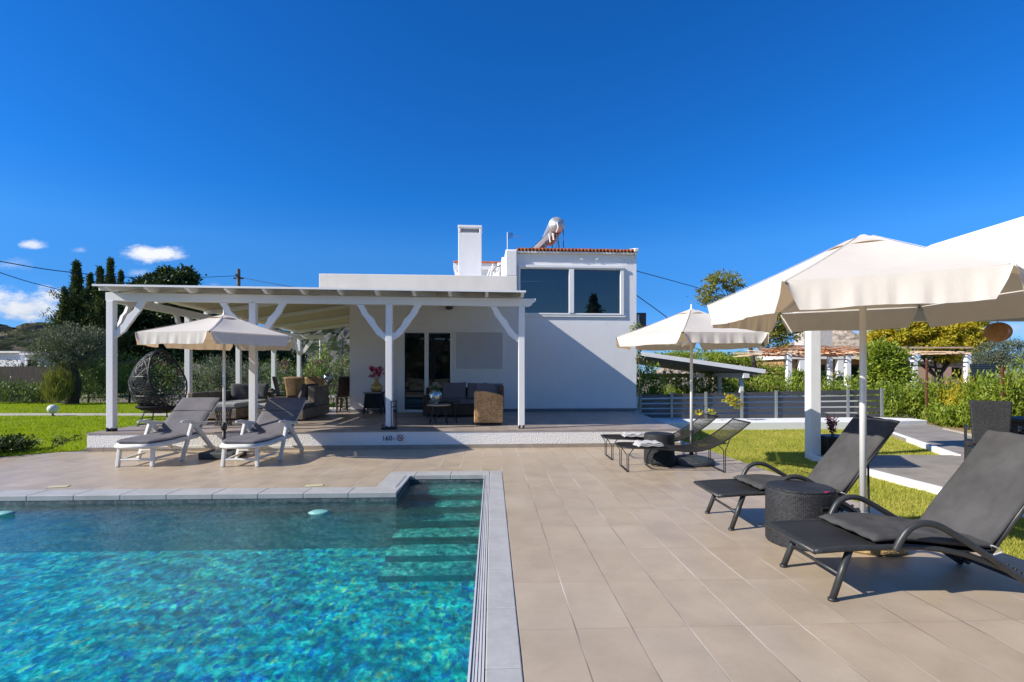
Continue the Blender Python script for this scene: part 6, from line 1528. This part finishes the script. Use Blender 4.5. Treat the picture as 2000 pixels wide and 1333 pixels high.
tree('hedge_tree', 'yellow green mass of low trees above the carport roof', 'tree', L0, rel([px3(1375, 700, 36, 60, 14, 3500), px3(1440, 706, 36, 40, 14, 2500), px3(1320, 702, 38, 40, 12, 1800), px3(1500, 728, 36, 50, 16, 3000), px3(1580, 740, 34, 70, 12, 3000)], L0), 'bright', (.20, .08), ([(0, 0, 0), (0, 0, 1)], (.2, .1)), BK2)
# colourful creeper in front of the fence
L0 = Vector((at(1430, 800, 14.0).x, 14.0, KZ(.2)))
tree('fence_creeper', 'small creeper with yellow and red leaves hanging over the grey fence', 'climbing plant', L0, rel([px3(1426, 782, 14.0, 13, 8, 130), px3(1440, 790, 14.0, 8, 7, 60), px3(1365, 806, 14.0, 5, 4, 25), px3(1390, 805, 14.0, 5, 4, 25)], L0), 'yellow', (.085, .05), ([(.0, 0, -.0), (.05, 0, .2), (0, 0, .42)], (.008, .005)), BK2, crown='leaves', limbs=False)
# rusty posts
for px, ya, yb_, lb in ((1810, 702, 790, 'thin rusty post standing in the hedge left of the pendant lamp'), (1958, 716, 800, 'thin rusty post standing in the hedge below the pendant lamp')):
    p = MB(); Y = 15.0 if px < 1900 else 12.6; A = at(px, ya, Y); p.box(-.022, .022, -.022, .022, -.3 - 0, A.z); o = p.build('rusty_post', simple('rust' + str(px), (.13, .045, .02), .9, var=.5, scale=20)); o.location = (A.x, Y, 0); tag(o, lb, 'post', 'rusty posts in the hedge')
# cane pergola on white columns
cpg = thing('cane_pergola', 'long open pergola of pale canes and orange branches on white columns beyond the hedge', 'pergola', (0, 0, 0))
Y = 27.
for px in (1541, 1656, 1786, 1890):
    a = at(px, 742, Y); w_ = sc(6, Y) / 1; p = MB(); p.box(a.x - w_ * .8, a.x + w_ * .55, Y - .12, Y + .12, -.2, at(px, 690, Y).z); p.build('column', M['kerb'], cpg)
for px in (1604, 1720):
    a = at(px, 742, Y + 5); p = MB(); p.box(a.x - .09, a.x + .09, Y + 4, Y + 4.3, -.2, at(px, 695, Y + 5).z); p.build('column', M['kerb'], cpg)
cn = simple('pale_cane', (.62, .44, .30), .8, var=.3, scale=5); co_ = simple('orange_branch', (.62, .24, .09), .8, var=.4, scale=5)
for (x0, ya, x1, yb_, r) in ((1478, 682, 1900, 679, .05), (1500, 695, 1896, 690, .06)):
    p = MB(); p.beam(at(x0, ya, Y), at(x1, yb_, Y), r * 1.6, r * 1.6); p.build('long_beam', cn, cpg)
p = MB(); p.beam(at(1530, 676, Y + 4), at(1895, 680, Y + 4), .08, .08); p.build('long_beam', cn, cpg)
p = MB()
for k in range(34):
    x = 1500 + k * 12; A = at(x, 690 + random.uniform(-3, 2), Y - .4); p.beam(A, A + Vector((random.uniform(-.3, .3), 4.8, random.uniform(.0, .3))), .05, .05)
p.build('cross_canes', cn, cpg)
p = MB()
for k in range(70):
    x = random.uniform(1480, 1700); A = at(x, random.uniform(677, 696), Y + random.uniform(-.3, 1)); B = at(x + random.uniform(20, 70), random.uniform(676, 697), Y + random.uniform(-.3, 1)); m_ = A.lerp(B, .5) + Vector((0, 0, random.uniform(-.15, .15))); p.tube([A, m_, B], random.uniform(.018, .04), 4)
p.build('branches', co_, cpg)
sc_ = thing('slatted_screen', 'dark blue slatted screen right of the cane pergola', 'screen', at(1921, 738, 24)); p = MB()
for k in range(6): p.box(-sc(24, 24), sc(24, 24), -.02, .02, .02 + k * .105, .02 + k * .105 + .085)
p.build('slats', simple('dark_blue_slat', (.03, .045, .07), .5), sc_)
p = MB(); p.box(-sc(25, 24), sc(25, 24), .03, .06, -1, .66); p.build('back', M['black'], sc_)
# buildings beyond
b1 = thing('stone_house', 'low orange brown stone house with white trim seen through the cane pergola', 'house', (0, 0, 0)); Y = 44
bw = simple('ochre_stone', (.42, .24, .12), .9, var=.4, scale=2, bump=.4, bscale=10)
a, b = at(1530, 742, Y), at(1700, 742, Y); p = MB(); p.box(a.x, b.x, Y, Y + 7, -.2, at(1600, 702, Y).z); p.build('wall', bw, b1)
p = MB(); p.box(a.x - .3, b.x + .3, Y - .6, Y + 7.3, at(1600, 702, Y).z + .002, at(1600, 694, Y).z); p.build('roof', M['wallwarm'], b1)
for px in (1566, 1640): c_ = at(px, 742, Y - .4); p = MB(); p.box(c_.x - .25, c_.x + .25, Y - .55, Y - .15, -.2, at(px, 702, Y).z); p.build('column', M['kerb'], b1)
for px in (1600, 1668): c_ = at(px, 722, Y); p = MB(); p.box(c_.x - .5, c_.x + .5, Y - .02, Y - .002, .9, 2.2); p.build('window', M['glassdark'], b1)
b2 = thing('garden_wall_house', 'pale pink low house behind the twisted trunk of the yellowing tree', 'house', (0, 0, 0)); Y = 52
a, b = at(1740, 742, Y), at(1915, 742, Y); p = MB(); p.box(a.x, b.x, Y, Y + 5, -.2, at(1800, 706, Y).z); p.build('wall', simple('pink_render', (.50, .32, .25), .9, var=.15), b2)
p = MB(); p.box(a.x - .2, b.x + .2, Y - .3, Y + 5.2, at(1800, 706, Y).z + .002, at(1800, 701, Y).z); p.build('roof', M['kerb'], b2)
c_ = at(1868, 720, Y); p = MB(); p.box(c_.x - .5, c_.x + .5, Y - .03, Y - .002, .9, 2.1); p.build('window', M['glassdark'], b2)
b3 = thing('tower', 'square pale concrete tower rising behind the pavilion post', 'tower', (0, 0, 0)); Y = 60
a, b = at(1570, 742, Y), at(1606, 742, Y); p = MB(); p.box(a.x, a.x + .9, Y, Y + 2, -.2, at(1580, 630, Y).z); p.box(b.x - .9, b.x + 1.2, Y, Y + 2, -.2, at(1580, 630, Y).z); p.build('pillar', simple('pale_concrete', (.55, .50, .46), .9, var=.15), b3)
p = MB(); p.box(a.x, b.x + 1.2, Y + .1, Y + 1.9, at(1580, 650, Y).z, at(1580, 634, Y).z); p.build('crosspiece', bpy.data.materials['pale_concrete'], b3)
for (x0, x1, yt_, Y, lb, mm) in ((-60, 40, 690, 70, 'low white flat roofed house at the left edge behind the reed fence', M['wall']), (48, 78, 694, 66, 'small white hut right of the flat roofed house', M['kerb']), (92, 150, 698, 75, 'white house half hidden behind the olive tree crown', M['wall'])):
    h_ = thing('white_house', lb, 'house', (0, 0, 0), 0, 'white houses beyond the left fence'); a, b = at(x0, 740, Y), at(x1, 740, Y); zt_ = at(0, yt_, Y).z
    p = MB(); p.box(a.x, b.x, Y, Y + 7, -.2, zt_); p.build('wall', mm, h_); p = MB(); p.box(a.x - .3, b.x + .3, Y - .5, Y + 7.2, zt_ + .003, zt_ + .25); p.build('roof', M['wallwarm'], h_)
    p = MB(); p.box((a.x + b.x) / 2 - .6, (a.x + b.x) / 2 + .6, Y - .03, Y - .003, .9, zt_ - .6); p.build('window', M['glassdark'], h_)
# ---------------------------------------------------------------- hills
from mathutils import noise as mn
def rockmat(name, rock, green, amt=.5):
    m, n, out = newmat(name); co = objco(n); nz_ = n.node('ShaderNodeNewGeometry').outputs['Normal']; up_ = n.sep(nz_)[2]
    a = n.noise(co, .12, 8, .65); b = n.noise(co, .55, 8, .75)
    c = n.ramp(b, [(.3, tuple(q * .35 for q in rock)), (.5, rock), (.7, tuple(min(1, q * 1.4) for q in rock))])
    g_ = n.ramp(n.noise(co, 1.2, 6, .7), [(.3, tuple(q * .4 for q in green)), (.7, green)])
    f = n.maprange(n.m('ADD', n.m('MULTIPLY', n.m('SUBTRACT', n.noise(co, .22, 7, .7), .5), 2.6), n.m('MULTIPLY', up_, .8)), 1. - amt, 1.25 - amt)
    principled(n, out, n.mix(f, c, g_), .95, nrm=n.bump(n.m('ADD', a, b), 1., 2.5), spec=.1); return m
def hill(name, D, prof, depth, m, rough=6., step=6, rows=16):
    """ridge whose skyline follows (px, py) points, built at distance D with real depth"""
    p = MB(); xs = np.arange(prof[0][0], prof[-1][0] + 1, step); ys = np.interp(xs, [q[0] for q in prof], [q[1] for q in prof])
    def f(i, j):
        k = min(len(xs) - 1, round(i * (len(xs) - 1))); X = at(xs[k], 700, D).x; H = max(.5, at(xs[k], ys[k], D).z)
        s_ = j * 2 - 1; up_ = max(0, 1 - abs(s_)) ** .62
        w = mn.fractal(Vector((X * .05, (D + s_ * depth) * .05, 3.)), .9, 2.1, 6); w2 = abs(mn.fractal(Vector((X * .16, s_ * depth * .16, 9.)), .8, 2.1, 5))
        return (X * (1 + .0 * s_) + w * 2, D + s_ * depth + w * rough * 1.4, -1 + (H + 1) * up_ * (1 + .0) + (w2 * rough * .55 - rough * .12) * min(1, up_ * 1.5) * (.35 if abs(s_) < .12 else 1))
    p.sheet(f, len(xs) - 1, rows * 2); o = p.build(name, m, smooth=False); return tag(o, kind='structure')
RK1 = rockmat('brown_rock_scrub', (.25, .20, .15), (.06, .085, .035), .6); RK2 = rockmat('grey_cliff', (.20, .19, .18), (.05, .08, .03), .55); RK3 = rockmat('blue_scrub', (.10, .11, .11), (.035, .05, .035), .8); RK4 = rockmat('tan_crag', (.60, .50, .40), (.12, .11, .05), .15)
hill('hill', 260, [(-900, 600), (-400, 640), (-100, 650), (0, 668), (30, 655), (60, 636), (100, 630), (150, 628), (220, 650), (330, 690), (420, 715)], 60, RK1, 5)
hill('hill', 600, [(-1200, 560), (-500, 590), (-100, 620), (0, 634), (40, 642), (80, 650), (200, 690), (400, 730)], 120, RK3, 12)
hill('hill', 190, [(260, 730), (330, 690), (400, 655), (460, 640), (520, 640), (575, 648), (620, 645), (680, 630), (760, 600), (860, 600), (960, 640), (1100, 700)], 50, RK2, 5)
hill('hill', 150, [(1270, 735), (1320, 712), (1400, 700), (1480, 690), (1570, 662), (1600, 640), (1628, 632), (1650, 640), (1668, 664), (1700, 690), (1800, 715), (1900, 728), (2100, 732)], 26, RK4, 3, step=4)
# hills and trees on the camera's side, which the picture window mirrors
hb_ = hill('hill', 230, [(-1500, 640), (-600, 600), (0, 660), (700, 690), (1500, 610), (2200, 560), (3200, 640)], 60, RK1, 5, step=14); hb_.rotation_euler.z = pi
for k, (x, y, s_) in enumerate(((-9, -22, .8), (14, -26, 1.), (3, -34, .7))):
    t = thing('conifer', 'dark conifer behind the viewer, seen only mirrored in the picture window', 'tree', (x, y, -.1), 0, 'conifers behind the viewer mirrored in the window')
    P = np.array([(rng.normal() * (1 - z) * 2.2 * s_, rng.normal() * (1 - z) * 2.2 * s_, z * 10 * s_) for z in rng.uniform(0, 1, 5000)]); vv, ff, rr_ = leaf_arrays(P, .5, .2); np_mesh('crown', vv, ff, LM['conifer'], t, rr_)
    p = MB(); p.tube([(0, 0, 0), (0, 0, 9 * s_)], [.25, .03], 8); p.build('trunk', BK2, t)
# ---------------------------------------------------------------- pole and wires
po = at(466, 700, 46); up_ = thing('utility_pole', 'weathered utility pole rising above the pergola roof at the left', 'utility pole', (po.x, 46, 0))
p = MB(); zt_ = at(466, 526, 46).z; p.tube([(0, 0, -.2), (0, 0, zt_)], [.20, .15], 10); p.build('pole', simple('weathered_pole', (.20, .16, .12), .9, var=.3), up_)
p = MB(); p.box(-.45, .45, -.08, .08, zt_ - .9, zt_ - .78); p.cbox((0, -.2, zt_ - .6), .3, .1, .25); p.build('crossarm', M['black'], up_)
def wire(pts, r, label, Ys):
    P = [at(x, y, Y) for (x, y), Y in zip(pts, Ys)]; p = MB(); p.tube(smooth_path(P, 8), r, 5); o = p.build('overhead_wire', M['black']); tag(o, label, 'wire', 'overhead wires')
wire([(-60, 500), (0, 511), (110, 529), (235, 541), (340, 544), (466, 539)], .022, 'thick overhead wire from the top left edge to the utility pole', (20, 21, 25, 31, 38, 46))
wire([(-60, 512), (0, 533), (60, 552), (128, 570), (180, 590)], .018, 'lower overhead wire dropping behind the conifers at the left', (19, 20, 23, 28, 33))
wire([(466, 541), (520, 552), (590, 564), (640, 572)], .022, 'overhead wire from the utility pole towards the villa roof', (46, 40, 30, 24))
wire([(1236, 528), (1310, 548), (1400, 573), (1440, 584)], .018, 'upper overhead wire right of the villa, into the feathery tree', (20, 24, 29, 32))
wire([(1236, 572), (1275, 600), (1310, 626), (1340, 650)], .018, 'steeper overhead wire right of the villa, behind the parasol', (20, 21, 22, 23))
wire([(1690, 638), (1800, 631), (1880, 627), (1960, 628), (2030, 616)], .010, 'thin pale overhead wire in front of the yellowing tree', (30, 29, 28, 27, 26))
for (px, ya, yb_, Y, lb, mm) in ((625, 656, 720, 60, 'thin white pole on the slope seen through the pergola', M['kerb']), (669, 660, 724, 55, 'thin black pole on the slope near the house corner', M['black'])):
    A = at(px, ya, Y); p = MB(); p.tube([(0, 0, -.2), (0, 0, A.z)], .07, 6); o = p.build('pole', mm); o.location = (A.x, Y, 0); tag(o, lb, 'pole')
# ---------------------------------------------------------------- grass blades
def in_poly(P, poly):
    inside = np.zeros(len(P), bool); n_ = len(poly)
    for i in range(n_):
        (x1, y1), (x2, y2) = poly[i], poly[(i + 1) % n_]
        c = ((y1 > P[:, 1]) != (y2 > P[:, 1])) & (P[:, 0] < (x2 - x1) * (P[:, 1] - y1) / (y2 - y1 + 1e-9) + x1); inside ^= c
    return inside
def grass(name, poly, n, h, w, z, m, dens, holes=()):
    xs = [q[0] for q in poly]; ys = [q[1] for q in poly]
    P = np.stack([rng.uniform(min(xs), max(xs), n * 4), rng.uniform(min(ys), max(ys), n * 4)], 1)
    ok = in_poly(P, poly)
    for hpoly in holes: ok &= ~in_poly(P, hpoly)
    P = P[ok]; P = P[rng.uniform(0, 1, len(P)) < dens(P)][:n]; k = len(P)
    a = rng.uniform(0, 2 * pi, k); hh = h * rng.uniform(.5, 1.3, k) * (1 + .25 * np.sin(P[:, 0] * 3) * np.sin(P[:, 1] * 2.2)); ww = w * (1 + .06 * P[:, 1])
    lean = rng.normal(size=(k, 2)) * h * .45
    b = np.concatenate([P, np.full((k, 1), z)], 1); d = np.stack([np.cos(a) * ww / 2, np.sin(a) * ww / 2, np.zeros(k)], 1)
    t = b + np.concatenate([lean, hh[:, None]], 1)
    v = np.stack([b - d, b + d, t], 1).reshape(-1, 3); f = np.arange(3 * k).reshape(k, 3)
    o = np_mesh(name, v, f, m, None, np.repeat(rng.uniform(0, 1, k), 3)); return tag(o, {'grass': None}.get(name), None, kind='stuff')
g1 = grass('grass', lr, 150000, .035, .006, LZ + .002, LM['lawnr'], lambda P: np.clip(1.3 - P[:, 1] / 16, .3, 1))
tag(g1, 'short sunlit yellow green grass of the side lawn', 'grass')
g2 = grass('grass', [(-24, 8), (-12.5, 6.9), (-10, 7.2), (-9, 7.75), (-8.17, 8.30), (-7.8, 8.68), (-7.42, 8.86), (-7.60, 14.6), (-8.3, 23.4), (-24, 23.6)], 200000, .045, .009, .004, LM['lawn'], lambda P: np.clip((11. / P[:, 1]) ** 1.6, .1, 1), [[(-30, 16.25), (-7.7, 16.05), (-7.7, 17.05), (-30, 17.4)]])
tag(g2, 'lush bright green grass of the left lawn', 'grass')
